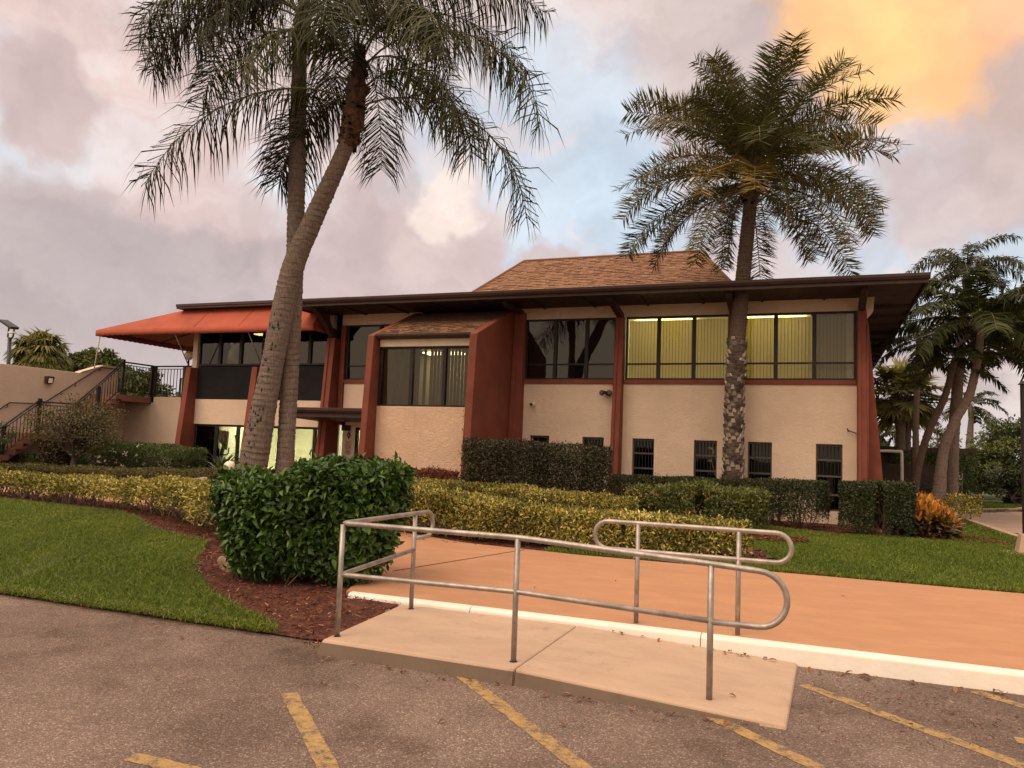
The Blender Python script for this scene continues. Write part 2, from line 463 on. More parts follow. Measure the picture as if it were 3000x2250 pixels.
# asphalt: aggregate speckle, stains, fine cracks
def asphalt():
    m, t, bs = mat('worn_asphalt')
    co = objco(t)
    vo = t.n('ShaderNodeTexVoronoi', i_Vector=co, i_Scale=105.0)
    stone = t.n('ShaderNodeSeparateColor', i_0=vo.outputs['Color']).outputs[0]
    c = t.ramp(stone, [(0.0, (0.076, 0.056, 0.047)), (0.45, (0.150, 0.110, 0.091)), (0.75, (0.22, 0.163, 0.135)), (0.93, (0.30, 0.23, 0.19)), (1.0, (0.52, 0.43, 0.37))])
    fine = t.noise(co, 230.0, 4, 0.7)
    c = t.mix(0.32, c, (0.235, 0.178, 0.150))
    c = t.mix(0.5, c, t.mix(t.step(fine, 0.3, 0.7), (0.6, 0.6, 0.6), (1.35, 1.35, 1.35)), 'MULTIPLY')
    big = t.noise(co, 0.55, 7, 0.62)
    c = t.mix(t.step(big, 0.30, 0.70), t.mix(1.0, c, (0.62, 0.58, 0.57), 'MULTIPLY'), t.mix(1.0, c, (1.16, 1.12, 1.10), 'MULTIPLY'))
    mid = t.noise(co, 2.6, 6, 0.65)
    c = t.mix(t.math('MULTIPLY', t.step(mid, 0.52, 0.74), 0.5), c, t.mix(1.0, c, (0.62, 0.60, 0.60), 'MULTIPLY'))
    oil = t.noise(t.vmath('ADD', co, (3.3, 1.7, 0)), 0.95, 5, 0.5)
    c = t.mix(t.math('MULTIPLY', t.step(oil, 0.54, 0.70), 0.70), c, t.mix(1.0, c, (0.50, 0.47, 0.46), 'MULTIPLY'))
    t.set(bs, 'Base Color', c)
    t.set(bs, 'Roughness', 0.92)
    t.set(bs, 'Specular IOR Level', 0.22)
    h = t.math('ADD', t.math('MULTIPLY', vo.outputs['Distance'], -0.8), t.math('MULTIPLY', fine, 0.5))
    bump(t, bs, h, 0.8, 0.008)
    return m
M['asphalt'] = asphalt()
def paint_line():
    m, t, bs = mat('worn_yellow_paint')
    co = objco(t)
    vo = t.n('ShaderNodeTexVoronoi', i_Vector=co, i_Scale=105.0)
    stone = t.n('ShaderNodeSeparateColor', i_0=vo.outputs['Color']).outputs[0]
    asp = t.ramp(stone, [(0.0, (0.07, 0.05, 0.041)), (0.5, (0.135, 0.097, 0.078)), (1.0, (0.25, 0.19, 0.155))])
    pn = t.mix(t.step(t.noise(co, 30, 5, 0.7), 0.3, 0.7), (0.30, 0.19, 0.075), (0.42, 0.275, 0.115))
    wear = t.math('ADD', t.noise(co, 9.0, 7, 0.72), t.math('MULTIPLY', t.noise(co, 120.0, 3, 0.7), 0.35))
    c = t.mix(t.step(wear, 0.62, 0.80), pn, asp)
    t.set(bs, 'Base Color', c); t.set(bs, 'Roughness', 0.85); t.set(bs, 'Specular IOR Level', 0.25)
    bump(t, bs, t.math('MULTIPLY', vo.outputs['Distance'], -1.0), 0.5, 0.006)
    return m
M['line'] = paint_line()
def concrete(name, col, stain=(0.30, 0.22, 0.16), fine=55.0, amt=0.5):
    m, t, bs = mat(name)
    co = objco(t)
    n = t.noise(t.vmath('MULTIPLY', co, (1.0, 2.2, 1.0)), 1.6, 7, 0.68)
    c = t.mix(t.step(n, 0.35, 0.68), tuple(x * 0.90 for x in col), tuple(x * 1.04 for x in col))
    c = t.mix(t.math('MULTIPLY', t.step(t.noise(co, 4.5, 7, 0.72), 0.55, 0.78), amt), c, stain)
    g = t.noise(co, fine * 3, 4, 0.7)
    c = t.mix(0.3, c, t.mix(t.step(g, 0.3, 0.7), (0.7, 0.7, 0.7), (1.25, 1.25, 1.25)), 'MULTIPLY')
    t.set(bs, 'Base Color', c); t.set(bs, 'Roughness', 0.9); t.set(bs, 'Specular IOR Level', 0.25)
    bump(t, bs, t.math('ADD', t.noise(co, fine, 5, 0.65), t.math('MULTIPLY', g, 0.6)), 0.22, 0.006)
    return m
M['concrete'] = concrete('weathered_concrete', (0.47, 0.335, 0.245), (0.27, 0.185, 0.13), 55.0, 0.65)
M['terracotta'] = concrete('terracotta_painted_path', (0.455, 0.238, 0.134), (0.34, 0.17, 0.095), 70.0, 0.45)
M['turf'] = plain('turf_base', (0.050, 0.070, 0.014), 1.0, 0.35, 1.2, bumpy=0.6, bscale=50, dirt=((0.09, 0.075, 0.03), 0.5))
M['mulch_base'] = plain('red_mulch_base', (0.085, 0.025, 0.014), 1.0, 0.45, 9.0, bumpy=1.0, bscale=40)
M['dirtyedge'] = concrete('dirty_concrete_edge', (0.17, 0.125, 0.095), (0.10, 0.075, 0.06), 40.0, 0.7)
M['chip'] = attr_mat('mulch_chip', [(0, (0.032, 0.011, 0.007)), (0.45, (0.115, 0.030, 0.015)), (0.8, (0.20, 0.055, 0.027)), (0.95, (0.28, 0.11, 0.06)), (1, (0.48, 0.31, 0.21))])
M['shingle'] = attr_mat('brown_asphalt_shingle', [(0, (0.085, 0.042, 0.027)), (0.25, (0.15, 0.078, 0.048)), (0.6, (0.245, 0.130, 0.080)), (1, (0.33, 0.185, 0.118))], 0.92)
M['grass'] = leaf('grass_blade', [(0, (0.056, 0.092, 0.009)), (0.4, (0.112, 0.166, 0.016)), (0.8, (0.179, 0.230, 0.031)), (0.93, (0.269, 0.269, 0.056)), (1, (0.448, 0.358, 0.157))], 0.55, 0.3, 0.3)
M['bigleaf'] = leaf('glossy_green_leaf', [(0, (0.018, 0.038, 0.006)), (0.35, (0.033, 0.079, 0.010)), (0.75, (0.064, 0.134, 0.017)), (0.93, (0.122, 0.211, 0.028)), (1, (0.218, 0.218, 0.051))], 0.32, 0.14, 0.4)
M['gold'] = leaf('golden_variegated_leaf', [(0, (0.030, 0.044, 0.008)), (0.25, (0.085, 0.100, 0.015)), (0.45, (0.24, 0.21, 0.036)), (0.68, (0.48, 0.39, 0.080)), (0.9, (0.72, 0.61, 0.19)), (1, (0.85, 0.76, 0.40))], 0.42, 0.2)
M['boxleaf'] = leaf('small_dark_hedge_leaf', [(0, (0.017, 0.026, 0.007)), (0.5, (0.036, 0.050, 0.012)), (0.85, (0.062, 0.079, 0.017)), (1, (0.120, 0.120, 0.030))], 0.42, 0.12)
M['brownhedge'] = leaf('olive_brown_hedge_leaf', [(0, (0.021, 0.021, 0.009)), (0.5, (0.048, 0.044, 0.017)), (0.85, (0.086, 0.074, 0.028)), (1, (0.149, 0.115, 0.057))], 0.38, 0.1)
M['redleaf'] = leaf('red_croton_leaf', [(0, (0.054, 0.017, 0.010)), (0.5, (0.168, 0.041, 0.017)), (0.85, (0.312, 0.078, 0.024)), (1, (0.456, 0.168, 0.048))], 0.4, 0.15)
M['croton'] = leaf('orange_yellow_croton_leaf', [(0, (0.10, 0.028, 0.012)), (0.3, (0.28, 0.090, 0.018)), (0.6, (0.50, 0.20, 0.030)), (0.9, (0.66, 0.34, 0.050)), (1, (0.05, 0.07, 0.012))], 0.36, 0.2)
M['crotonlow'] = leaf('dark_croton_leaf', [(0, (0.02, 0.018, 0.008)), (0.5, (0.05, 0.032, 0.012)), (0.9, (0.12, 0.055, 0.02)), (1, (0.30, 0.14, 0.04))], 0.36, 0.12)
M['olive'] = leaf('olive_shrub_leaf', [(0, (0.040, 0.042, 0.010)), (0.5, (0.085, 0.080, 0.020)), (0.85, (0.14, 0.115, 0.030)), (1, (0.24, 0.16, 0.05))], 0.45, 0.25)
M['treeleaf'] = leaf('tree_leaf', [(0, (0.018, 0.035, 0.008)), (0.5, (0.042, 0.073, 0.014)), (0.85, (0.079, 0.119, 0.024)), (1, (0.145, 0.172, 0.036))], 0.5, 0.22)
M['queen'] = leaf('queen_palm_leaflet', [(0, (0.018, 0.022, 0.006)), (0.5, (0.038, 0.043, 0.010)), (0.85, (0.072, 0.072, 0.018)), (1, (0.16, 0.12, 0.04))], 0.42, 0.16, 0.15)
M['date'] = leaf('date_palm_leaflet', [(0, (0.040, 0.044, 0.016)), (0.45, (0.085, 0.082, 0.026)), (0.72, (0.15, 0.125, 0.036)), (0.9, (0.28, 0.185, 0.048)), (1, (0.40, 0.25, 0.06))], 0.45, 0.22, 0.25)
M['royal'] = leaf('dark_palm_leaflet', [(0, (0.024, 0.032, 0.010)), (0.5, (0.050, 0.062, 0.017)), (0.9, (0.098, 0.106, 0.031)), (1, (0.180, 0.156, 0.060))], 0.42, 0.22, 0.2)
M['fan'] = leaf('fan_palm_leaf', [(0, (0.085, 0.090, 0.028)), (0.5, (0.20, 0.19, 0.058)), (0.9, (0.33, 0.295, 0.10)), (1, (0.46, 0.38, 0.19))], 0.5, 0.32, 0.3)
M['treelight'] = leaf('light_tree_leaf', [(0, (0.032, 0.048, 0.011)), (0.5, (0.081, 0.106, 0.023)), (0.85, (0.132, 0.155, 0.039)), (1, (0.207, 0.207, 0.057))], 0.5, 0.25)
M['ixora'] = leaf('ixora_leaf', [(0, (0.025, 0.040, 0.008)), (0.45, (0.060, 0.085, 0.014)), (0.8, (0.115, 0.140, 0.026)), (1, (0.20, 0.20, 0.05))], 0.42, 0.2)
M['petal'] = leaf('white_petal', [(0, (0.75, 0.70, 0.66)), (1, (0.85, 0.82, 0.78))], 0.6, 0.2)
M['opetal'] = leaf('orange_petal', [(0, (0.60, 0.20, 0.06)), (1, (0.80, 0.36, 0.14))], 0.6, 0.2)
M['dry'] = leaf('dry_brown_leaf', [(0, (0.10, 0.04, 0.02)), (0.5, (0.22, 0.085, 0.035)), (1, (0.40, 0.20, 0.09))], 0.7, 0.1)
M['twig'] = plain('brown_twig', (0.095, 0.062, 0.042), 0.9, 0.3, 12.0)
M['paletwig'] = plain('pale_branch', (0.20, 0.145, 0.10), 0.9, 0.3, 12.0)
M['bark'] = plain('dark_bark', (0.075, 0.055, 0.044), 0.95, 0.35, 5.0, bumpy=0.8, bscale=18)
M['rachis'] = plain('palm_rachis', (0.12, 0.11, 0.04), 0.6, 0.2, 4.0)
M['boot'] = attr_mat('old_leaf_base', [(0, (0.045, 0.034, 0.028)), (0.35, (0.16, 0.125, 0.104)), (0.7, (0.36, 0.30, 0.255)), (1, (0.58, 0.51, 0.45))], 0.95)
M['sheath'] = plain('fibrous_brown_sheath', (0.10, 0.055, 0.034), 0.9, 0.5, 8.0, bumpy=0.8, bscale=26)
def palm_bark(name, col, ring=7.0, amt=0.5):
    """ringed palm trunk: leaf scars as wavering dark bands, pale weathered grain"""
    m, t, bs = mat(name)
    co = objco(t)
    s = t.n('ShaderNodeSeparateXYZ', i_0=co)
    wob = t.math('MULTIPLY', t.math('SUBTRACT', t.noise(co, 2.2, 4), 0.5), 0.22)
    z = t.math('MULTIPLY', t.math('ADD', s.outputs[2], wob), ring)
    fr = t.math('FRACT', z)
    line = t.math('MULTIPLY', t.step(fr, 0.0, 0.10, 1.0, 0.0), t.step(t.noise(co, 5.0, 3), 0.35, 0.6))
    g = t.noise(t.vmath('MULTIPLY', co, (6, 6, 1.2)), 6.0, 6, 0.7)
    c = t.mix(t.step(g, 0.3, 0.7), tuple(x * 0.66 for x in col), tuple(x * 1.25 for x in col))
    c = t.mix(t.math('MULTIPLY', line, amt), c, tuple(x * 0.30 for x in col))
    c = t.mix(t.math('MULTIPLY', t.step(t.noise(co, 2.6, 6, 0.7), 0.55, 0.72), 0.5), c, tuple(x * 0.50 for x in col))
    t.set(bs, 'Base Color', c); t.set(bs, 'Roughness', 0.95); t.set(bs, 'Specular IOR Level', 0.2)
    h = t.math('ADD', t.math('MULTIPLY', line, -1.0), t.math('MULTIPLY', g, 0.6))
    bump(t, bs, h, 0.7, 0.02)
    return m
M['palmbark'] = palm_bark('ringed_palm_bark', (0.185, 0.142, 0.120), 9.0, 0.65)
M['palmbark_dark'] = palm_bark('dark_palm_bark', (0.125, 0.088, 0.070), 12.0)

# ------------------------------------------------------------------ ground, parking lot, lawns, beds, path, kerb
def gz(x, y):
    t = np.clip((np.asarray(y) - 5.9) / 1.9, 0, 1)
    return 0.03 + 0.12 * t * t * (3 - 2 * t)
def in_poly(px, py, poly):
    px = np.asarray(px); py = np.asarray(py)
    ins = np.zeros(px.shape, bool)
    n = len(poly)
    for i in range(n):
        x1, y1 = poly[i]; x2, y2 = poly[(i + 1) % n]
        c = ((y1 > py) != (y2 > py)) & (px < (x2 - x1) * (py - y1) / (y2 - y1 + 1e-12) + x1)
        ins ^= c
    return ins
def sheet(name, poly, cell, zoff, m, rough=0.0, hfun=gz, cut=None):
    """a patch of ground as a fine grid that follows the lie of the land"""
    xs = [p[0] for p in poly]; ys = [p[1] for p in poly]
    nx = int((max(xs) - min(xs)) / cell) + 1; ny = int((max(ys) - min(ys)) / cell) + 1
    gx = min(xs) + np.arange(nx + 1) * cell; gy = min(ys) + np.arange(ny + 1) * cell
    X, Y = np.meshgrid(gx, gy)
    cx = X[:-1, :-1] + cell / 2; cy = Y[:-1, :-1] + cell / 2
    keep = in_poly(cx, cy, poly)
    if cut is not None:
        for c in cut: keep &= ~in_poly(cx, cy, c)
    Z = hfun(X, Y) + zoff + (rng.random(X.shape) - 0.5) * rough
    V = np.stack([X, Y, Z], -1).reshape(-1, 3)
    idx = np.arange(X.size).reshape(X.shape)
    F = np.stack([idx[:-1, :-1], idx[:-1, 1:], idx[1:, 1:], idx[1:, :-1]], -1)[keep]
    used = np.unique(F); remap = np.zeros(len(V), int); remap[used] = np.arange(len(used))
    return tag(np_mesh(name, V[used], remap[F], m, smooth=True), kind='structure')

tag(MB().box(-700, 700, -500, 900, -1.0, -0.06).build('ground', M['turf']), kind='structure')
lot = tag(MB().box(-60, 60, -60, 7.30, -0.05, 0.0).build('parking_lot', M['asphalt']), kind='structure')
def line(pts):
    """one worn painted stripe of the hatching, lying on the asphalt"""
    me = MB()
    (x0, y0), (x1, y1), w = pts
    d = Vector((x1 - x0, y1 - y0)); L = d.length; d /= L
    nrm = Vector((-d.y, d.x)) * w / 2
    k = max(8, int(L / 0.05))
    a = []; b = []
    for i in range(k + 1):
        c = Vector((x0, y0)) + d * L * i / k
        j1 = random.uniform(-0.004, 0.004); j2 = random.uniform(-0.004, 0.004)
        a.append((c.x + nrm.x * (1 + j1 * 20), c.y + nrm.y * (1 + j1 * 20), 0.003)); b.append((c.x - nrm.x * (1 + j2 * 20), c.y - nrm.y * (1 + j2 * 20), 0.003))
    me.add(a + b, [(i, k + 1 + i, k + 2 + i, i + 1) for i in range(k)])
    me.build('painted_line', M['line'], lot)
for q in (((-3.40, 4.64), (-1.0, 2.32), 0.115), ((-3.47, 3.36), (-1.6, 3.36), 0.11), ((-2.64, 5.71), (-0.55, 3.70), 0.115),
          ((-0.67, 5.56), (1.2, 3.86), 0.115), ((-0.09, 6.64), (1.75, 4.98), 0.115), ((1.15, 7.12), (3.3, 5.17), 0.115), ((1.20, 6.02), (2.2, 6.02), 0.12)):
    line(q)

LAWN_L = [(-26, 5.93), (-7.6, 5.93), (-6.3, 5.93), (-4.55, 5.93), (-4.6, 6.02), (-5.35, 6.36), (-6.15, 6.78), (-6.95, 7.4), (-7.75, 8.3), (-8.35, 9.1), (-8.75, 9.55),
          (-9.3, 9.72), (-10.2, 10.1), (-10.75, 10.4), (-11.6, 11.1), (-12.5, 11.65), (-13.3, 12.2), (-13.9, 12.25), (-15.3, 12.4), (-18, 12.75), (-26, 13.1)]
LAWN_R = [(-4.0, 11.80), (40, 11.80), (40, 60), (4.6, 60), (5.4, 34.5), (4.4, 31.6), (3.7, 29.6), (3.7, 27.5), (4.15, 20.9), (2.9, 20.6), (1.9, 19.0), (0.4, 18.35), (-1.0, 19.2), (-2.4, 18.9), (-2.6, 17.0), (-1.0, 14.6), (-0.5, 12.9), (-1.2, 12.45), (-4.0, 12.3)]
PATH = [(-4.7, 7.318), (40, 7.318), (40, 11.74), (-3.4, 11.70), (-5.4, 11.95), (-7.6, 12.9), (-9.2, 14.6), (-11.8, 16.6), (-12.3, 21.6), (-14.4, 21.6), (-14.0, 15.5), (-30, 15.9), (-30, 14.0), (-18, 13.9), (-14, 13.6), (-12, 13.3), (-9.0, 12.9), (-8.0, 11.0), (-5.3, 8.9)]
DRIVE = [(4.02, 28.1), (4.10, 26.6), (4.30, 20.9), (4.6, 18.5), (5.4, 16.0), (7, 14.6), (40, 14.4), (40, 36), (9, 35.6), (6.9, 33.8), (5.2, 31.5), (4.3, 29.6)]
sheet('mulch_bed', [(-45, 5.89), (-3.90, 5.89), (-3.90, 7.22), (-4.66, 7.22), (-4.66, 24), (-45, 24)], 0.2, -0.012, M['mulch_base'], 0.02)
tag(MB().box(-8.3, 5.6, 11.76, 22.5, -0.05, 0.135).build('planting_bed', M['mulch_base']), kind='structure')
sheet('lawn', LAWN_L, 0.1, 0.004, M['turf'], 0.012)
lr = sheet('lawn', LAWN_R, 0.25, 0.004, M['turf'], 0.006, hfun=lambda x, y: np.full(np.shape(x), 0.15), cut=[DRIVE])
tag(MB().prism_z(PATH, -0.04, 0.158).build('path', M['terracotta']), kind='structure')
# groove between two pours of the path
MB().add([(-4.95, 8.75, 0.162), (-4.93, 8.73, 0.162), (-4.28, 11.72, 0.162), (-4.30, 11.74, 0.162)], [(0, 1, 2, 3)]).build('joint', M['wood_dark'], bpy.data.objects['path'])
kerb = MB()
prof = [(7.20, -0.02), (7.215, 0.135), (7.235, 0.158), (7.26, 0.164), (7.315, 0.164), (7.315, -0.02)]
kx = [-4.62, -3.2, -0.95, 1.6, 4.2, 6.8, 9.4, 40]
for a, b in zip(kx[:-1], kx[1:]): kerb.prism_x(prof, a + 0.003, b - 0.003)
tag(kerb.build('kerb', M['kerb'], bevel=0.008), kind='structure')
tag(MB().prism_z(DRIVE, -0.04, 0.10).build('driveway', M['drive']), kind='structure')
dk = MB()
pts = [(7.6, 14.3), (5.3, 15.9), (4.55, 18.4), (4.24, 20.9), (4.05, 26.6), (3.96, 28.1), (4.26, 29.7), (5.15, 31.7), (6.85, 34.05), (9, 35.9), (20, 36.4)]
sp = smooth_path([(x, y, 0) for x, y in pts], 6)
for i in range(len(sp) - 1):
    a, b = sp[i], sp[i + 1]
    ta = (sp[min(i + 1, len(sp) - 1)] - sp[max(i - 1, 0)]).normalized(); tb = (sp[min(i + 2, len(sp) - 1)] - sp[i]).normalized()
    na = Vector((-ta.y, ta.x, 0)) * 0.09; nb = Vector((-tb.y, tb.x, 0)) * 0.09
    q = [a + na, a - na, b - nb, b + nb]
    dk.hexa([(p.x, p.y, -0.02) for p in q][::-1], [(p.x, p.y, 0.205) for p in q][::-1])
tag(dk.build('driveway_kerb', M['concrete']), kind='structure')

# ------------------------------------------------------------------ concrete wheelchair ramp (landing and sloping slab)
ramp = thing('concrete_ramp', 'pale concrete wheelchair ramp with a level landing and a sloping slab', 'ramp', (-2.1, 6.3, 0))
lan = MB().hexa([(-3.84, 5.56, -0.03), (-2.085, 5.54, -0.03), (-2.085, 7.195, -0.03), (-3.96, 7.195, -0.03)],
                [(-3.80, 5.59, 0.118), (-2.085, 5.57, 0.118), (-2.085, 7.195, 0.118), (-3.95, 7.195, 0.118)])
lan.build('landing', M['concrete'], ramp, bevel=0.02)
slo = MB().hexa([(-2.077, 5.54, -0.03), (-0.165, 5.50, -0.03), (-0.13, 7.195, -0.03), (-2.077, 7.195, -0.03)],
                [(-2.077, 5.57, 0.118), (-0.175, 5.52, 0.028), (-0.145, 7.195, 0.028), (-2.077, 7.195, 0.118)])
slo.build('sloping_slab', M['concrete'], ramp, bevel=0.014)
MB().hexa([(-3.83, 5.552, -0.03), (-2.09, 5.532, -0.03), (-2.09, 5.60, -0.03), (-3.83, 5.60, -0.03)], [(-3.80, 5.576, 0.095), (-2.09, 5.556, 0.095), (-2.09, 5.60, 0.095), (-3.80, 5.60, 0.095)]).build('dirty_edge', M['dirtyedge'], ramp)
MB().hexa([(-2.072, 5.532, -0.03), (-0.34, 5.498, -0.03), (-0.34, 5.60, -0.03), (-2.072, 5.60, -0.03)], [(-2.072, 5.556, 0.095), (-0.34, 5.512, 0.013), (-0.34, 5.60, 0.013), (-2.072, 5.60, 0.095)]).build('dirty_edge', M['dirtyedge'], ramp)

# ------------------------------------------------------------------ handrails
RR = 0.0218
def arc(c, r, a0, a1, ex, k=10):
    """arc in the vertical plane spanned by ex and z"""
    return [Vector(c) + Vector(ex) * (r * math.cos(a)) + Vector((0, 0, 1)) * (r * math.sin(a)) for a in np.linspace(a0, a1, k)]
h1 = thing('handrail', 'long galvanised handrail with a bent corner along the ramp edge nearest the parking lot', 'handrail', (-2.2, 5.75, 0.13))
yF = 5.74
A = Vector((-3.755, yF, 1.06)); Bp = Vector((-2.16, yF, 1.06)); Cp = Vector((-0.69, yF, 0.985)); rl = 0.19
top = [(-3.755, 7.34, 1.06), (-3.755, 7.0, 1.06), A + Vector((0, 0.05, 0)), A + Vector((0.012, 0.012, 0)), A + Vector((0.06, 0, 0)), Bp + Vector((-0.08, 0, 0)), Bp + Vector((0.06, 0, -0.003)), Cp]
endc = Vector((-0.37, yF, 0.965 - rl))
loop = arc(endc, rl, math.pi / 2, -math.pi / 2, (1, 0, 0), 14) + [Vector((-0.69, yF, 0.585))]
back = [Vector((-3.755, 7.02, 0.81))] + arc((-3.755, 7.30, 0.935), 0.125, -math.pi / 2, math.pi / 2, (0, 1, 0), 12)
MB().tube(back + [Vector(p) for p in top[1:]] + loop, RR, 12).build('top_rail', M['galv'], h1, smooth=True)
MB().tube([(-3.755, 7.03, 0.70), (-3.755, yF + 0.05, 0.63), (-3.74, yF + 0.01, 0.63), (-3.69, yF, 0.63), (-2.16, yF, 0.645), (-0.69, yF, 0.59)], RR * 0.95, 12).build('mid_rail', M['galv'], h1, smooth=True)
for x, y, z0, z1 in ((-3.755, yF, 0.10, 1.05), (-2.16, yF, 0.10, 1.05), (-0.69, yF, 0.035, 0.975), (-3.755, 7.03, 0.10, 1.05)):
    MB().tube([(x, y, z0), (x, y, z1)], RR * 1.02, 12).build('post', M['galv'], h1, smooth=True)
    MB().tube([(x, y, z0), (x, y, z0 + 0.018)], [RR * 2.1, RR * 1.5], 12).build('collar', M['concrete'], h1, smooth=False)
h2 = thing('handrail', 'short galvanised handrail with rounded ends standing on the white kerb', 'handrail', (-1.1, 7.42, 0.15))
yB = 7.40
zt, zb_ = 1.085, 0.825
r2 = (zt - zb_) / 2
ring = arc((-0.33, yB, zt - r2), r2, math.pi / 2, -math.pi / 2, (1, 0, 0), 12) + arc((-1.86, yB, zt - r2), r2, -math.pi / 2, -3 * math.pi / 2, (1, 0, 0), 12)
ring.append(ring[0])
MB().tube(ring, RR, 12, cap=False).build('rail_loop', M['galv'], h2, smooth=True)
for x in (-1.57, -0.65):
    MB().tube([(x, yB, 0.13), (x, yB, 1.075)], RR * 1.02, 12).build('post', M['galv'], h2, smooth=True)

# ------------------------------------------------------------------ the clubhouse
bl = thing('clubhouse', 'two-storey cream stucco clubhouse with brick-red pilasters and a brown shingle roof', 'building', (-9.8, 21.5, 0.1))
YF = 21.5                                      # face of the long front wall
def part(mb, name, m, parent=None, **k): return mb.build(name, M[m] if isinstance(m, str) else m, parent or bl, **k)
# --- stucco front wall, right-hand half, with its openings
w = MB()
slots = [(-7.83, -7.23), (-6.23, -5.60), (-4.78, -4.17), (-3.09, -2.48), (-1.69, -1.08), (-0.01, 0.62)]
w.box(-8.3, 1.0, YF, YF + 0.22, 2.15, 3.67)                      # above the slot windows
w.box(-8.3, 1.0, YF, YF + 0.22, -0.05, 0.45)                      # below them
edges = [-8.3] + [v for s in slots for v in s] + [1.0]
for i in range(0, len(edges), 2): w.box(edges[i], edges[i + 1], YF, YF + 0.22, 0.45, 2.15)
w.box(-8.3, 1.0, YF, YF + 0.22, 5.58, 5.91)                      # band above the big windows
w.box(-14.5, -11.6, YF, YF + 0.22, 5.56, 5.91)
w.box(-14.34, -11.6, YF, YF + 0.22, 2.3, 3.65)                    # under the narrow window
w.box(0.78, 1.0, YF + 0.22, 41.0, -0.05, 5.91)                    # end wall
w.box(-20.75, -20.55, YF + 0.05, 41.0, -0.05, 6.2)                # far end wall
w.box(-20.75, 1.0, 40.8, 41.0, -0.05, 5.9)
part(w, 'front_wall', 'stucco')
w = MB()
w.box(-20.42, -14.85, YF - 0.02, YF + 0.2, 2.20, 3.07)
w.box(-20.42, -14.85, YF + 0.02, YF + 0.2, 5.42, 6.2)
part(w, 'stucco_band', 'stucco')
# dark panel under the awning windows
part(MB().box(-20.42, -14.85, YF, YF + 0.18, 3.07, 4.22), 'spandrel_panel', 'panel')
# --- sills
s = MB()
s.box(-8.06, -5.30, YF - 0.05, YF + 0.1, 3.67, 3.79); part(s, 'sill', 'red', bevel=0.01)
s = MB(); s.box(-5.06, 0.94, YF - 0.05, YF + 0.1, 3.67, 3.79); part(s, 'sill', 'red', bevel=0.01)
s = MB(); s.box(-14.33, -11.8, YF - 0.05, YF + 0.1, 3.65, 3.77); part(s, 'sill', 'red', bevel=0.01)

# --- windows: frame with pane and blind as pieces of it
def slats(x0, x1, y, z0, z1, pitch, wdt, ang, skip=None, jit=0.03, overlap_shade=0.0):
    b = MB(); x = x0 + pitch / 2
    while x < x1:
        if skip is None or not skip(x):
            a = ang + random.uniform(-jit, jit) * 4
            ca, sa = math.cos(a) * wdt / 2, math.sin(a) * wdt / 2
            t = 0.0012
            b.hexa([(x - ca - sa * t, y - sa, z0), (x - ca + t, y - sa + t, z0), (x + ca + t, y + sa + t, z0), (x + ca, y + sa, z0)][::1],
                   [(x - ca - sa * t, y - sa, z1), (x - ca + t, y - sa + t, z1), (x + ca + t, y + sa + t, z1), (x + ca, y + sa, z1)])
        if overlap_shade:  # dark strip at each slat edge, painting in the shade of the overlap
            b.mi = 1; b.box(x - pitch / 2 - overlap_shade / 2, x - pitch / 2 + overlap_shade / 2, y - sa_h(ang, wdt) - 0.004, y - sa_h(ang, wdt), z0, z1); b.mi = 0
        x += pitch
    return b
sa_h = lambda ang, wdt: abs(math.sin(ang)) * wdt / 2 + 0.012
def window(x0, x1, y, z0, z1, mull=(), trans=(), fw=0.05, mw=0.10, pane='pane', dep=0.10, name='window', thin=0.045):
    f = MB()
    f.box(x0, x0 + fw, y, y + dep, z0, z1); f.box(x1 - fw, x1, y, y + dep, z0, z1)
    f.box(x0 + fw, x1 - fw, y + 0.001, y + dep, z1 - fw, z1); f.box(x0 + fw, x1 - fw, y + 0.001, y + dep, z0, z0 + fw)
    for mx_ in mull: f.box(mx_ - mw / 2, mx_ + mw / 2, y - 0.012, y + dep - 0.01, z0 + fw, z1 - fw)
    xs = [x0 + fw] + [v for mx_ in mull for v in (mx_ - mw / 2, mx_ + mw / 2)] + [x1 - fw]
    for tz in trans:
        for a, b in zip(xs[0::2], xs[1::2]): f.box(a, b, y + 0.012, y + dep - 0.02, tz - thin / 2, tz + thin / 2)
    fr = part(f, name, 'frame')
    p = MB()
    for a, b in zip(xs[0::2], xs[1::2]): p.box(a, b, y + 0.045, y + 0.051, z0 + fw, z1 - fw)
    p.build('pane', M[pane], fr)
    return fr
# six lit office windows
lit = window(-5.04, 0.93, YF + 0.02, 3.79, 5.58, (-4.11, -3.14, -2.13, -1.01, -0.06), (4.24,), pane='pane_lit')
slats(-4.98, 0.88, YF + 0.28, 3.80, 5.505, 0.087, 0.100, 0.25, jit=0.02, overlap_shade=0.011).build('blind', [M['blind_lit'], M['overlap_shade']], lit)
# three dark windows beside them
three = window(-8.06, -5.32, YF + 0.02, 3.79, 5.58, (-7.14, -6.19), (4.24,))
slats(-8.0, -5.38, YF + 0.17, 3.80, 5.54, 0.087, 0.100, 0.35).build('blind', M['blind'], three)
# narrow dark window left of the bay
nar = window(-14.28, -11.75, YF + 0.02, 3.77, 5.56, (-13.05,), (4.22,), pane='pane')
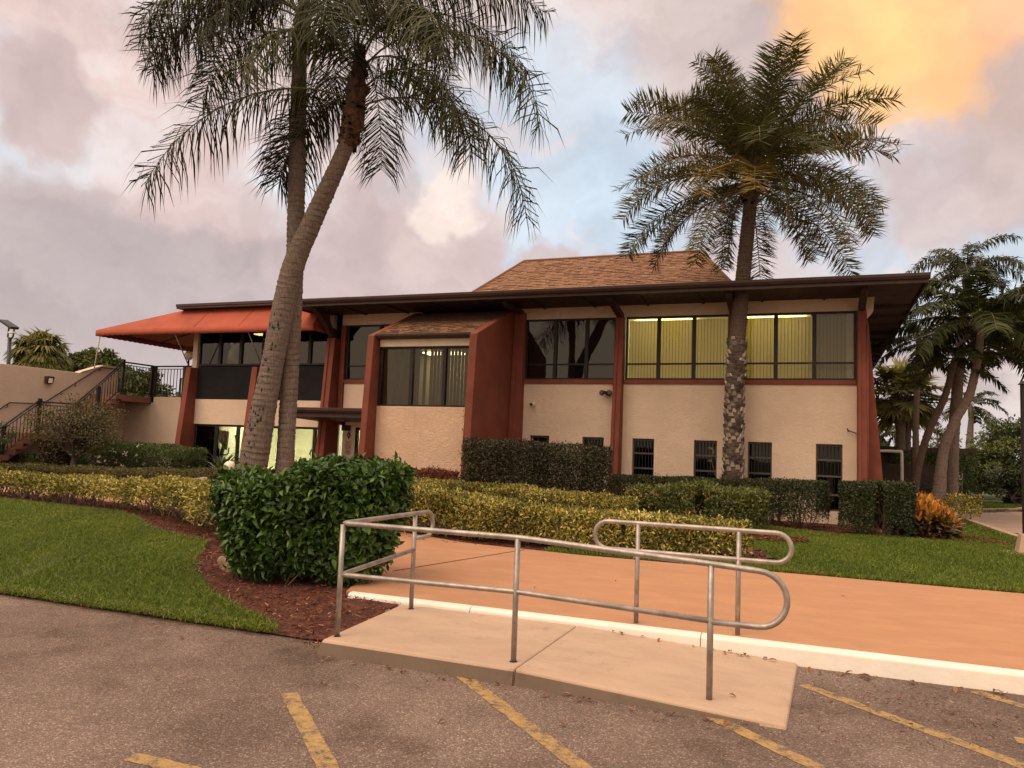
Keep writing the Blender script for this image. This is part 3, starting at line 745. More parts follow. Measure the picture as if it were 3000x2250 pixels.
# slot windows with bars
for i, (a, b) in enumerate(slots):
    f = MB(); y = YF + 0.10; z0, z1 = 0.45, 2.15
    f.box(a, a + 0.035, y, y + 0.06, z0, z1); f.box(b - 0.035, b, y, y + 0.06, z0, z1)
    f.box(a + 0.035, b - 0.035, y + 0.001, y + 0.06, z1 - 0.06, z1); f.box(a + 0.035, b - 0.035, y + 0.001, y + 0.06, z0, z0 + 0.04)
    for zz in (0.86, 1.33, 1.74): f.box(a + 0.035, b - 0.035, y - 0.004, y + 0.05, zz - 0.022, zz + 0.022)
    fr = part(f, 'slot_window', 'greyframe')
    g = MB(); k = 7
    for j in range(1, k): xx = a + (b - a) * j / k; g.tube([(xx, y + 0.035, z0 + 0.03), (xx, y + 0.035, z1 - 0.05)], 0.0085, 6)
    g.build('bar', M['frame'], fr, smooth=True)
    MB().box(a + 0.03, b - 0.03, y + 0.075, y + 0.081, z0 + 0.03, z1 - 0.03).build('pane', M['pane_dark'], fr)
    slats(a + 0.04, b - 0.04, YF + 0.235, z0 + 0.03, z1 - 0.04, 0.088, 0.075 if i == 5 else 0.05, 0.5 if i == 5 else 0.9).build('blind', M['blind'], fr)
# windows under the awning
aw = window(-20.45, -17.66, YF + 0.03, 4.26, 5.46, (-19.52, -18.62), (), 0.06, 0.11, 'pane')
aw2 = window(-17.60, -14.84, YF + 0.03, 4.26, 5.46, (-16.7, -15.75), (), 0.06, 0.11, 'pane')
# ground-floor storefronts
sf = window(-20.43, -17.75, YF + 0.04, 0.16, 2.20, (-19.47, -18.53), (), 0.07, 0.09, 'pane_lit', name='storefront_window')
sf2 = window(-17.45, -14.88, YF + 0.04, 0.16, 2.20, (-16.37, -15.39), (), 0.07, 0.09, 'pane_lit', name='storefront_window')

# --- pilasters: battered fins with a narrow proud strip
def pilaster(x0, x1, ztop, ybot, ytop, zb=-0.05, strip=True):
    p = MB()
    p.prism_x([(ybot, zb), (ytop, ztop), (YF + 0.1, ztop), (YF + 0.1, zb)], x0, x1)
    if strip:
        xm = x0 + (x1 - x0) * 0.42
        p.prism_x([(ybot - 0.035, zb), (ytop - 0.035, ztop - 0.02), (ytop + 0.05, ztop - 0.02), (ybot + 0.05, zb)], x0 + 0.02, xm)
    return part(p, 'pilaster', 'red', bevel=0.008)
pilaster(-5.31, -5.07, 5.56, 20.93, 21.36)
pilaster(-2.22, -1.98, 5.56, 20.93, 21.36)
pilaster(0.95, 1.17, 5.56, 20.93, 21.34)
pilaster(-8.40, -8.06, 5.78, 21.05, 21.38, strip=True)
pilaster(-14.80, -14.50, 5.10, 20.72, 21.12)
pilaster(-20.64, -20.42, 4.17, 20.72, 21.16, strip=False)
pilaster(-17.78, -17.55, 4.17, 20.72, 21.16, strip=False)
part(MB().box(-14.48, -14.31, YF - 0.08, YF + 0.1, 2.3, 5.54), 'pilaster', 'red', bevel=0.008)
part(MB().prism_y([(0.98, -0.05), (1.66, -0.05), (1.22, 5.30), (1.0, 5.6)], YF + 0.05, YF + 0.33), 'end_fin', 'red', bevel=0.008)
for yy in (27.6, 33.7, 39.8):
    part(MB().prism_y([(0.98, -0.05), (1.62, -0.05), (1.22, 5.30), (1.0, 5.6)], yy, yy + 0.3), 'end_fin', 'red', bevel=0.008)

# --- main roof: slab, soffit, fascia with gutter, brackets
YE = 19.70
part(MB().box(-15.3, 2.33, YE + 0.02, 41.6, 5.955, 6.10).box(-20.9, -15.3, YF + 0.0, 41.6, 6.2, 6.3), 'flat_roof', 'brown')
part(MB().box(-15.28, 1.0, YE + 0.06, YF + 0.05, 5.915, 5.95).box(1.0, 2.28, YE + 0.06, 41.5, 5.915, 5.95), 'soffit', 'soffit')
fa = MB()
fa.box(-15.3, 2.37, YE - 0.02, YE + 0.06, 5.86, 6.065)
fa.box(2.33, 2.37, YE + 0.06, 41.6, 5.86, 6.065)
fa.box(-15.3, -15.24, YE + 0.06, YF - 0.1, 5.86, 6.065)
part(fa, 'fascia', 'brown', bevel=0.006)
gu = MB()
gu.prism_x([(YE - 0.02, 5.94), (YE - 0.09, 5.945), (YE - 0.13, 6.01), (YE - 0.135, 6.075), (YE - 0.02, 6.082)], -15.34, 2.40)
part(gu, 'gutter', 'brown', bevel=0.006)
part(MB().box(-20.98, -13.86, 20.86, YF, 6.20, 6.34).box(-20.98, -13.86, 20.83, 20.86, 6.27, 6.36), 'parapet_cap', 'brown', bevel=0.006)
# soffit boards and joists
for xx in np.arange(-13.6, 0.9, 1.53): part(MB().box(xx - 0.03, xx + 0.03, YE + 0.2, YF, 5.875, 5.914), 'soffit_joist', 'soffit')
for i, yy in enumerate(np.arange(22.6, 41, 1.55)): part(MB().box(1.05, 2.27, yy, yy + 0.12, 5.80, 5.914), 'soffit_joist', 'soffit')
def bracket(x, zlow, ylow, m='brown'):
    p = MB().prism_x([(20.12, 5.915), (20.12, 5.83), (20.2, 5.78), (20.36, 5.74), (ylow, zlow - 0.02), (ylow + 0.22, zlow - 0.02), (ylow + 0.22, zlow + 0.10), (20.62, 5.86), (20.5, 5.915)], x - 0.085, x + 0.085)
    part(p, 'bracket', m, bevel=0.015)
for xx, zl_, yl_ in ((-5.19, 5.56, 21.34), (-2.1, 5.56, 21.34), (1.06, 5.56, 21.34), (-8.23, 5.76, 21.3), (-14.65, 5.10, 21.12)): bracket(xx, zl_, yl_)
part(MB().prism_y([(1.14, 5.915), (1.36, 5.915), (1.33, 5.55), (1.19, 5.36)], YF - 0.05, YF + 0.05), 'corbel', 'cream')
# downspout strip on the corner pilaster
part(MB().tube([(1.185, 21.30, 5.2), (1.185, 20.98, 0.1)], 0.022, 8), 'downspout', 'red', smooth=True)

# --- shingled slopes: every tab is its own tilted plate
def shingles(name, p00, p10, p11, p01, expo=0.135, tab=0.24, parent=None):
    """p00-p10 eave, p01-p11 ridge"""
    p00, p10, p11, p01 = map(Vector, (p00, p10, p11, p01))
    nrm = (p10 - p00).cross(p01 - p00).normalized()
    if nrm.z < 0: nrm = -nrm
    rows = int((p01 - p00).length / expo) if abs((p01 - p00).length) > 0.1 else 1
    rows = max(rows, int(((p01 + p11) / 2 - (p00 + p10) / 2).length / expo))
    b = MB(); rn = []
    for r in range(rows):
        v0, v1 = r / rows, min(1.0, (r + 1.12) / rows)
        a0, b0 = p00.lerp(p01, v0), p10.lerp(p11, v0)
        a1, b1 = p00.lerp(p01, v1), p10.lerp(p11, v1)
        L = (b0 - a0).length
        u = 0.0
        base = random.uniform(-0.04, 0.04)
        while u < L - 0.02:
            wdt = min(L - u, random.choice((0.16, 0.20, 0.24, 0.30)) * tab / 0.3)
            u0, u1 = u / L, (u + wdt - 0.006) / L
            lift = random.choice((0.010, 0.014, 0.024))
            drop = random.choice((0.0, 0.0, 0.012))
            q0, q1 = a0.lerp(b0, u0), a0.lerp(b0, u1)
            down = (a0 - a1).normalized() * drop
            q0, q1 = q0 + down, q1 + down
            t1, t0 = a1.lerp(b1, u1), a1.lerp(b1, u0)
            b.add([q0 - nrm * 0.002, q1 - nrm * 0.002, q1 + nrm * lift, q0 + nrm * lift, t1 + nrm * 0.001, t0 + nrm * 0.001],
                  [(0, 1, 2, 3), (3, 2, 4, 5), (0, 3, 5), (1, 4, 2)])
            v_ = min(1, max(0.12, random.gauss(0.60, 0.13) + base)); rn += [0.0, v_, v_ * 0.5, v_ * 0.5]
            u += wdt
    under = [p00 - nrm * 0.03, p10 - nrm * 0.03, p11 - nrm * 0.03, p01 - nrm * 0.03]
    b.add(under, [(0, 1, 2, 3)]); rn += [0.1]
    return b.build(name, M['shingle'], parent or bl, rnd=rn)
HL, HR, HY, HZ = -9.72, -3.56, 25.5, 8.40
BLx, BRx, BY, BZ = -11.42, -1.76, 22.5, 6.10
hip = shingles('hip_roof', (BLx, BY, BZ), (BRx, BY, BZ), (HR, HY, HZ), (HL, HY, HZ))
shingles('hip_end', (BRx, BY, BZ), (BRx, 2 * HY - BY, BZ), (HR, HY + 0.02, HZ), (HR, HY, HZ), parent=hip)
shingles('hip_end', (BLx, 2 * HY - BY, BZ), (BLx, BY, BZ), (HL, HY, HZ), (HL, HY + 0.02, HZ), parent=hip)
rc = MB()
for a, b in (((HL, HY, HZ), (HR, HY, HZ)), ((BLx, BY, BZ), (HL, HY, HZ)), ((BRx, BY, BZ), (HR, HY, HZ))):
    rc.tube([Vector(a) + Vector((0, 0, 0.01)), Vector(b) + Vector((0, 0, 0.01))], 0.05, 6)
rc.add([(BLx, 2 * HY - BY, BZ), (BRx, 2 * HY - BY, BZ), (HR, HY + 0.03, HZ), (HL, HY + 0.03, HZ)], [(0, 1, 2, 3)])
rc.build('ridge_cap', M['shingle'], hip, rnd=[0.45] * len(rc.f))

# --- the bay: two sloping fins, shingled shed roof, window, coarse stucco below
def fin(x0, x1):
    p = MB().prism_x([(18.42, -0.05), (18.72, 4.76), (18.80, 4.80), (21.35, 5.86), (YF + 0.02, 5.86), (YF + 0.02, -0.05)], x0, x1)
    part(p, 'bay_fin', 'red', bevel=0.015)
FLx, FRx = -11.76, -8.62
fin(FLx, FLx + 0.20); fin(FRx, FRx + 0.22)
bx0, bx1 = FLx + 0.20, FRx
part(MB().box(bx0, bx1, 19.02, 19.3, -0.05, 2.80), 'bay_wall', 'stucco_bay', bevel=0.02)
part(MB().box(bx0 + 0.04, bx1 - 0.02, 18.98, 19.2, 4.47, 4.68), 'bay_header', 'cream', bevel=0.008)
bw = window(bx0 + 0.01, bx1 - 0.01, 19.06, 2.80, 4.47, (-10.52, -9.50), (), 0.05, 0.09, 'pane_bay', name='bay_window')
sk = lambda x: (-10.45 < x < -10.0 and int((x + 20) / 0.105) % 2 == 0) or (-11.15 < x < -10.85 and random.random() < 0.5)
bb = slats(bx0 + 0.06, bx1 - 0.06, 19.24, 2.83, 4.44, 0.105, 0.088, 0.45, skip=sk, jit=0.13)
bb.build('blind', M['blind'], bw)
part(MB().box(bx0, bx1, 18.86, 19.3, 4.68, 4.73), 'bay_soffit', 'brown')
part(MB().prism_x([(18.88, 4.69), (18.82, 4.695), (18.78, 4.75), (18.775, 4.81), (18.88, 4.815)], bx0 + 0.005, bx1 - 0.005), 'gutter', 'brown', bevel=0.006)
shingles('bay_roof', (bx0, 18.84, 4.80), (bx1, 18.84, 4.80), (bx1, 21.48, 5.86), (bx0, 21.48, 5.86), expo=0.125, tab=0.26)
# --- rooms behind the glass (closed boxes: walls, floors, ceilings)
def room(x0, x1, y0, y1, z0, z1, m, name, front=True):
    t = 0.06
    r = MB()
    r.box(x0, x1, y1, y1 + t, z0, z1); r.box(x0 - t, x0, y0, y1 + t, z0, z1); r.box(x1, x1 + t, y0, y1 + t, z0, z1)
    r.box(x0 - t, x1 + t, y0, y1 + t, z0 - t, z0); r.box(x0 - t, x1 + t, y0, y1 + t, z1, z1 + t)
    return part(r, name, m)
room(-5.10, 0.72, YF + 0.23, 26.0, 3.62, 5.62, 'interior', 'office_room')
part(MB().box(-0.14, -0.10, YF + 0.36, 25.9, 3.63, 5.61), 'partition', 'darkroom')
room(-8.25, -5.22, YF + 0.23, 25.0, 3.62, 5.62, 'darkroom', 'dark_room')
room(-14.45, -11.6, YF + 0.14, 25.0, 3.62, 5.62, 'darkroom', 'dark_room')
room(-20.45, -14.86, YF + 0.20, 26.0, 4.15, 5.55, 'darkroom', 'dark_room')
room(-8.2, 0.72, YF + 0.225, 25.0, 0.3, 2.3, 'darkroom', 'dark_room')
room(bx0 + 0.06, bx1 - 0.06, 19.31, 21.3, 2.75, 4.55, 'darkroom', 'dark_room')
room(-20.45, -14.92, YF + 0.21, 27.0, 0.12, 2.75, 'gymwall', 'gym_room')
room(-14.76, -11.7, 22.05, 26.0, 0.12, 2.75, 'gymwall', 'entrance_hall')
for x in (-4.3, -1.40):
    part(MB().box(x - 0.62, x + 1.1, YF + 0.75, YF + 0.95, 5.54, 5.58), 'ceiling_light', 'tube_light')
for x in (-4.3, -1.7):
    part(MB().box(x - 0.6, x + 0.9, YF + 2.4, YF + 2.9, 5.56, 5.60), 'ceiling_light', 'tube_light')
for x in (-19.4, -17.6, -15.8):
    part(MB().box(x - 0.3, x + 0.3, 23.4, 24.6, 2.66, 2.72), 'ceiling_light', 'gym_light')
part(MB().box(-13.6, -13.0, 23.2, 24.2, 2.66, 2.72), 'ceiling_light', 'gym_light')
part(MB().box(-10.9, -9.7, 20.4, 20.9, 4.46, 4.50), 'ceiling_light', 'tube_light')
part(MB().box(bx0 + 0.08, bx1 - 0.08, 21.24, 21.29, 2.8, 4.5), 'inner_wall', 'interior')
part(MB().box(-18.75, -18.15, YF + 0.8, YF + 1.1, 5.46, 5.50), 'ceiling_light', 'tube_light')
# brown door leaf inside the gym, white door frame further along
part(MB().box(-20.30, -19.64, 21.64, 21.68, 0.12, 2.1), 'inner_door', 'doorwood')
part(MB().box(-15.75, -15.68, 26.9, 26.99, 0.12, 2.1).box(-15.68, -15.0, 26.9, 26.99, 2.04, 2.1), 'door_trim', 'white')
# --- entrance: pillar, glass door, porch roof
part(MB().box(-14.5, -14.02, YF + 0.35, YF + 0.50, 0.1, 2.75).box(-13.2, -11.7, YF + 0.35, YF + 0.5, 0.1, 2.75).box(-14.02, -13.2, YF + 0.35, YF + 0.5, 2.24, 2.75), 'entrance_wall', 'gymwall')
dr = MB()
for a, b in ((-14.02, -13.94), (-13.36, -13.2)): dr.box(a, b, YF + 0.36, YF + 0.46, 0.12, 2.24)
dr.box(-13.94, -13.36, YF + 0.361, YF + 0.46, 2.15, 2.24); dr.box(-13.94, -13.36, YF + 0.361, YF + 0.46, 0.12, 0.24)
door = part(dr, 'glass_door', 'frame')
MB().box(-13.94, -13.36, YF + 0.40, YF + 0.406, 0.24, 2.15).build('pane', M['pane_lit'], door)
MB().tube([(-13.42, YF + 0.33, 0.95), (-13.42, YF + 0.33, 1.35)], 0.014, 8).build('handle', M['galv'], door, smooth=True)
MB().box(-13.80, -13.50, YF + 0.385, YF + 0.392, 1.20, 1.44).build('notice', M['darkroom'], door)
po = MB()
po.box(-15.25, -11.78, 19.62, YF - 0.0, 2.60, 2.74)
po.prism_x([(19.62, 2.60), (19.55, 2.605), (19.51, 2.67), (19.505, 2.75), (19.62, 2.755)], -15.27, -11.77)
po.box(-15.25, -11.78, 19.64, 19.72, 2.47, 2.60)
part(po, 'porch_roof', 'brown', bevel=0.006)
part(MB().prism_x([(19.66, 2.59), (19.66, 2.47), (YF, 2.40), (YF, 2.59)], -15.25, -11.78), 'porch_soffit', 'soffit')
part(MB().box(-14.32, -14.18, YF + 0.0, YF + 0.3, 2.12, 2.44), 'porch_beam', 'brown')
# --- awning: sloping canvas, scalloped valance, struts, pole
awn = MB()
yT, yB_, zT, zB = 21.18, 20.40, 6.20, 5.44
awn.add([(-20.95, yT, zT), (-15.02, yT, zT), (-14.86, yB_, zB), (-24.2, yB_, zB)], [(3, 2, 1, 0)])
awn.add([(-20.95, yT, zT), (-24.2, yB_, zB), (-24.2, 26.6, zB), (-20.95, 26.2, zT)], [(3, 2, 1, 0)])
awn.add([(-15.02, yT, zT), (-14.86, yB_, zB), (-14.86, 21.42, zB), (-15.02, 21.42, zT)], [(0, 1, 2, 3)])
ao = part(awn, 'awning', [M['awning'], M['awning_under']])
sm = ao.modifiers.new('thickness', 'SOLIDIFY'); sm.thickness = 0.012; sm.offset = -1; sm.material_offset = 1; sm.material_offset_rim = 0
va = MB()
def valance(a, b, k, out):
    a, b = Vector(a), Vector(b)
    L = (b - a).length; n = max(6, int(L / 0.05)); o = Vector(out)
    tp = []; md_ = []; bt = []
    for i in range(n + 1):
        p = a.lerp(b, i / n)
        sc_ = 0.022 * abs(math.sin(math.pi * (i * L / n) / k)); wv_ = 0.005 * math.sin(i * 0.9) + 0.003 * math.sin(i * 2.3)
        tp.append(p); md_.append(p + o * (0.004 + wv_ * 0.6) + Vector((0, 0, -0.11))); bt.append(p + o * wv_ + Vector((0, 0, -0.19 - sc_)))
    va.add(tp + md_ + bt, [(r * (n + 1) + i, (r + 1) * (n + 1) + i, (r + 1) * (n + 1) + i + 1, r * (n + 1) + i + 1) for r in (0, 1) for i in range(n)])
valance((-24.2, yB_, zB), (-14.86, yB_, zB), 0.24, (0, -1, 0))
valance((-24.2, 26.6, zB), (-24.2, yB_, zB), 0.24, (-1, 0, 0))
valance((-14.86, yB_, zB), (-14.86, 21.42, zB), 0.24, (1, 0, 0))
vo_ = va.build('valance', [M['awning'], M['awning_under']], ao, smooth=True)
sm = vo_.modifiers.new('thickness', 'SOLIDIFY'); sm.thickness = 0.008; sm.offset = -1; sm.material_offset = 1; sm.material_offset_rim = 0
# seams and the frame tubes under the canvas
for x in (-19.7, -17.8, -16.0):
    MB().tube([(x, yT, zT + 0.006), (x, yB_, zB + 0.006)], 0.012, 6).build('seam', M['awning'], ao)
for y in (21.8, 23.4, 25.0):
    MB().tube([(-20.9, y, zT - 0.05), (-24.15, y, zB - 0.03)], 0.02, 6).build('frame_tube', M['wood_dark'], ao)
for a, b in (((-20.61, 20.42, 5.38), (-20.48, 21.12, 4.2)), ((-17.48, 20.42, 5.38), (-17.34, 21.12, 4.2))):
    MB().tube([a, b], 0.018, 8).build('strut', M['paletwig'], ao, smooth=True)
MB().tube([(-24.02, 20.46, 5.40), (-24.30, 20.55, 4.08)], 0.022, 8).build('pole', M['cream'], ao, smooth=True)

# --- fixtures on the walls
def fixture_camera():
    t = thing('security_camera', 'small white dome security camera mounted on the stucco left of the floodlight', 'camera', (-7.74, YF, 3.06))
    MB().tube([(-7.74, YF, 3.06), (-7.74, YF - 0.05, 3.06)], 0.06, 16).build('mount', M['white'], t, smooth=False, bevel=0.006)
    MB().tube([(-7.74, YF - 0.05, 3.06), (-7.755, YF - 0.16, 3.05)], [0.062, 0.056], 16).build('body', M['white'], t, smooth=False, bevel=0.006)
    MB().ball((-7.757, YF - 0.16, 3.05), 0.047, 14, 8).build('lens', M['blackrub'], t, smooth=True)
fixture_camera()
t = thing('floodlight', 'dark twin-head floodlight on the stucco wall beside the red pilaster', 'floodlight', (-5.5, YF, 3.40))
MB().tube([(-5.5, YF, 3.40), (-5.5, YF - 0.05, 3.40)], 0.075, 14).build('base', M['brown'], t)
for dx_ in (-0.10, 0.05):
    MB().tube([(-5.5, YF - 0.04, 3.40), (-5.5 + dx_ * 0.8, YF - 0.10, 3.42), (-5.5 + dx_ * 1.5, YF - 0.20, 3.40)], [0.03, 0.045, 0.082], 14).build('lamp_head', M['brown'], t, smooth=True)
    MB().ball((-5.5 + dx_ * 1.5, YF - 0.195, 3.40), 0.070, 14, 8, (1, 0.35, 1)).build('lens', M['greyframe'], t, smooth=True)
t = thing('fire_alarm', 'red fire alarm box with a sign hanging inside the glass door', 'alarm', (-13.62, YF + 0.7, 1.98))
MB().box(-13.71, -13.53, YF + 0.64, YF + 0.76, 1.92, 2.07).build('box', M['red'], t, bevel=0.02)
MB().tube([(-13.66, YF + 0.7, 1.94), (-13.68, YF + 0.7, 0.9)], 0.008, 6).build('cord', M['black'], t)
MB().ball((-13.70, YF + 0.7, 0.88), 0.06, 10, 8, (0.8, 0.5, 1.3)).build('weight', M['red'], t, smooth=True)
t = thing('bell', 'small dark round door bell camera on the red pilaster beside the entrance', 'bell', (-14.62, 21.0, 2.0))
MB().tube([(-14.60, 21.05, 2.0), (-14.60, 20.93, 2.0)], 0.05, 14).build('housing', M['black'], t)
MB().ball((-14.60, 20.93, 2.0), 0.046, 12, 8).build('dome', M['white'], t, smooth=True)
t = thing('diamond_sign', 'small red diamond sign with pale centre on the entrance wall', 'sign', (-14.25, YF + 0.34, 1.98))
MB().prism_y([(-14.33, 1.98), (-14.25, 1.84), (-14.17, 1.98), (-14.25, 2.12)], YF + 0.335, YF + 0.347).build('plate', M['red'], t)
MB().tube([(-14.25, YF + 0.334, 1.98), (-14.25, YF + 0.328, 1.98)], 0.028, 12).build('centre', M['cream'], t)
t = thing('access_sign', 'pale rectangular wheelchair access sign below the red diamond sign', 'sign', (-14.26, YF + 0.34, 1.58))
MB().box(-14.38, -14.14, YF + 0.335, YF + 0.347, 1.34, 1.80).build('plate', M['cream'], t)
ic = MB()
yy = YF + 0.33
ic.tube([(-14.27, yy, 1.745), (-14.27, yy, 1.66), (-14.24, yy, 1.63), (-14.20, yy, 1.63), (-14.185, yy, 1.56)], 0.006, 6)
ic.ball((-14.27, yy, 1.762), 0.014, 8, 6)
ic.tube([(-14.27 + 0.055 * math.cos(a), yy, 1.60 + 0.055 * math.sin(a)) for a in np.linspace(R(110), R(400), 16)], 0.006, 6)
for k in range(3): ic.box(-14.33, -14.19, yy - 0.002, yy + 0.004, 1.46 - k * 0.035, 1.474 - k * 0.035)
ic.build('symbol', M['soffit'], t)
t = thing('wall_tap', 'small brown pipe stub sticking out of the stucco left of the corner pilaster', 'pipe', (0.9, YF, 2.45))
MB().tube([(0.93, YF, 2.44), (0.93, YF - 0.08, 2.44), (0.74, YF - 0.12, 2.51)], 0.014, 6).build('stub', M['twig'], t, smooth=True)
MB().tube([(0.76, YF - 0.12, 2.47), (0.72, YF - 0.12, 2.56)], 0.018, 6).build('valve', M['brown'], t, smooth=True)
t = tag(MB().box(-5.02, -4.86, 18.92, 19.0, 1.58, 1.76).build('meter_box', M['greyframe'], origin=(-4.94, 18.96, 1.67), bevel=0.008), 'small grey meter box at the right end of the tall hedge', 'box')
MB().tube([(-4.94, 18.98, 1.58), (-4.94, 18.98, 0.1)], 0.025, 8).build('conduit', M['greyframe'], t, smooth=True)
# --- things in the gym seen through the glass
t = thing('exercise_machine', 'black treadmill with a tilted console standing behind the left storefront window', 'exercise machine', (-19.36, 22.25, 0.12))
MB().hexa([(-19.92, 22.20, 1.62), (-19.50, 22.10, 1.30), (-19.50, 22.22, 1.30), (-19.92, 22.32, 1.62)], [(-19.98, 22.20, 2.02), (-19.46, 22.10, 1.98), (-19.46, 22.22, 1.98), (-19.98, 22.32, 2.02)]).build('console', M['blackrub'], t, bevel=0.04)
MB().tube(smooth_path([(-19.66, 22.20, 1.36), (-19.64, 22.05, 1.18), (-19.36, 22.05, 1.16), (-19.38, 22.15, 1.40)]), 0.022, 8).build('handlebar', M['blackrub'], t, smooth=True)
MB().tube([(-19.71, 22.25, 1.45), (-19.86, 22.25, 0.9), (-19.91, 22.25, 0.14)], 0.07, 8).build('upright', M['blackrub'], t, smooth=True)
MB().box(-19.96, -18.56, 22.00, 22.60, 0.13, 0.28).build('running_deck', M['blackrub'], t, bevel=0.02)
t = thing('exercise_machine', 'black bicycle trainer with raised handle beside the treadmill behind the glass', 'exercise machine', (-18.85, 22.30, 0.12))
MB().tube(smooth_path([(-19.25, 22.30, 1.85), (-19.17, 22.30, 1.5), (-19.15, 22.30, 0.9), (-19.05, 22.30, 0.2)]), 0.045, 8).build('mast', M['blackrub'], t, smooth=True)
MB().tube(smooth_path([(-19.15, 22.30, 1.0), (-18.85, 22.25, 1.1), (-18.67, 22.20, 1.45)]), 0.03, 8).build('handlebar', M['blackrub'], t, smooth=True)
MB().tube([(-18.75, 22.27, 0.6), (-18.75, 22.33, 0.6)], 0.28, 20).build('flywheel', M['blackrub'], t)
MB().box(-19.30, -18.45, 22.20, 22.40, 0.13, 0.2).build('base', M['blackrub'], t)
t = thing('exercise_machine', 'black lifting machine with a curved arm and padded grip behind the right storefront window', 'exercise machine', (-15.30, 22.25, 0.12))
MB().tube(smooth_path([(-15.78, 22.25, 1.52), (-15.62, 22.25, 1.66), (-15.30, 22.25, 1.70), (-15.00, 22.25, 1.66)]), 0.028, 8).build('arm', M['blackrub'], t, smooth=True)
MB().tube(smooth_path([(-15.55, 22.25, 1.66), (-15.72, 22.25, 1.50), (-15.80, 22.25, 1.25)]), 0.02, 8).build('link', M['blackrub'], t, smooth=True)
MB().tube([(-15.80, 22.25, 1.32), (-15.83, 22.25, 1.22), (-15.88, 22.25, 0.98), (-15.90, 22.25, 0.88)], [0.03, 0.075, 0.075, 0.04], 10).build('grip', M['blackrub'], t, smooth=True)
MB().tube([(-15.12, 22.25, 2.1), (-15.12, 22.25, 0.13)], 0.04, 8).build('column', M['blackrub'], t, smooth=True)
MB().box(-15.60, -14.98, 22.10, 22.40, 0.13, 0.75).build('weight_stack', M['blackrub'], t, bevel=0.02)
def gym_chair(x, lab):
    t = thing('gym_seat', lab, 'seat', (x, 22.6, 0.12), 'black gym seats')
    MB().hexa([(x - 0.27, 22.55, 0.62), (x + 0.27, 22.55, 0.62), (x + 0.27, 22.64, 0.62), (x - 0.27, 22.64, 0.62)], [(x - 0.24, 22.6, 1.04), (x + 0.24, 22.6, 1.04), (x + 0.24, 22.68, 1.04), (x - 0.24, 22.68, 1.04)]).build('backrest', M['blackrub'], t, bevel=0.04)
    MB().box(x - 0.26, x + 0.26, 22.62, 23.1, 0.55, 0.64).build('seat', M['blackrub'], t, bevel=0.03)
    MB().tube([(x, 22.85, 0.55), (x, 22.85, 0.13)], 0.06, 8).build('pedestal', M['blackrub'], t, smooth=True)
gym_chair(-17.05, 'black upholstered gym seat behind the palm trunks in the right storefront window')
gym_chair(-15.75, 'black upholstered gym seat at the foot of the lifting machine')

# ------------------------------------------------------------------ terrace wall and outside staircase at the left
XW, XS = -24.3, -23.0                           # wall face, outer side of the stairs
tw = thing('terrace_wall', 'tan stucco terrace wall with a rising pale coping behind the outside staircase', 'wall', (XW, 18, 0.1))
p = MB().prism_x([(2.0, -0.05), (22.3, -0.05), (22.3, 3.05), (21.6, 3.05), (21.6, 4.16), (20.9, 4.16), (20.0, 3.85), (2.0, 3.85)], XW - 0.25, XW)
p.build('wall', M['stucco_tan'], tw, bevel=0.01)
MB().prism_x([(19.98, 3.851), (20.02, 3.90), (20.9, 4.22), (21.62, 4.22), (21.62, 4.162), (20.9, 4.162)], XW - 0.28, XW + 0.03).build('coping', M['cream'], tw, bevel=0.008)
bw_ = thing('deck_wall', 'tan stucco wall carrying the railed walkway between staircase and clubhouse', 'wall', (-22.5, 22, 0.1))
MB().box(XW + 0.005, -20.76, 22.0, 22.25, -0.05, 3.16).build('wall', M['stucco_tan'], bw_, bevel=0.01)
MB().box(XW - 0.3, -20.76, 22.25, 27.0, 3.0, 3.18).build('deck', M['concrete'], bw_)
MB().box(-26.5, -20.76, 27.0, 27.2, -0.05, 3.5).build('wall', M['stucco_tan'], bw_)
st = thing('staircase', 'outside concrete staircase with red-brown treads climbing along the tan terrace wall', 'staircase', (-23.6, 18.5, 0.1))
def flight(y0, z0, y1, z1, n):
    f = MB(); run = (y1 - y0) / n; rise = (z1 - z0) / n
    for i in range(n):
        ya = y0 + run * i
        f.box(XW + 0.01, XS, ya, ya + run + 0.03, z0 + rise * i + rise - 0.17, z0 + rise * (i + 1))
    f.prism_x([(y0 + 0.02, z0 - 0.05), (y1, z1 - 0.30), (y1, z1 - 0.17), (y0, z0 + 0.02)], XW + 0.012, XS - 0.06)
    f.build('flight', M['redstep'], st, bevel=0.006)
flight(15.55, 0.12, 17.55, 1.67, 9)
flight(18.95, 1.67, 20.65, 3.14, 8)
MB().box(XW + 0.012, XS, 17.55, 18.95, 1.48, 1.67).build('landing', M['redstep'], st, bevel=0.006)
MB().box(XW + 0.012, XS, 20.66, 21.98, 2.92, 3.14).build('landing', M['redstep'], st, bevel=0.006)
MB().box(XW + 0.012, XW + 0.5, 17.6, 19.0, -0.05, 1.47).build('support', M['stucco_tan'], st)
rl_ = thing('stair_railing', 'black metal railing with thin balusters along the open side of the staircase', 'railing', (XS, 18.5, 0.12))
def rail(y0, z0, y1, z1, par, n, x=XS - 0.05, x2=None, hgt=0.98, low=0.10):
    """sloping or level run of railing: top bar, second bar, bottom bar, balusters"""
    x2 = x if x2 is None else x2
    a0, a1 = Vector((x, y0, z0)), Vector((x2, y1, z1))
    up = lambda v, k: v + Vector((0, 0, k))
    b = MB()
    for k, r in ((hgt, 0.031), (hgt - 0.10, 0.016), (low, 0.018)): b.tube([up(a0, k), up(a1, k)], r, 6)
    b.build('rail', M['black'], par, smooth=True)
    g = MB()
    for i in range(1, n):
        q = a0.lerp(a1, i / n); g.tube([up(q, low), up(q, hgt - 0.1)], 0.0145, 5)
    tag(g.build('balusters', M['black'], par, smooth=True), kind='stuff')
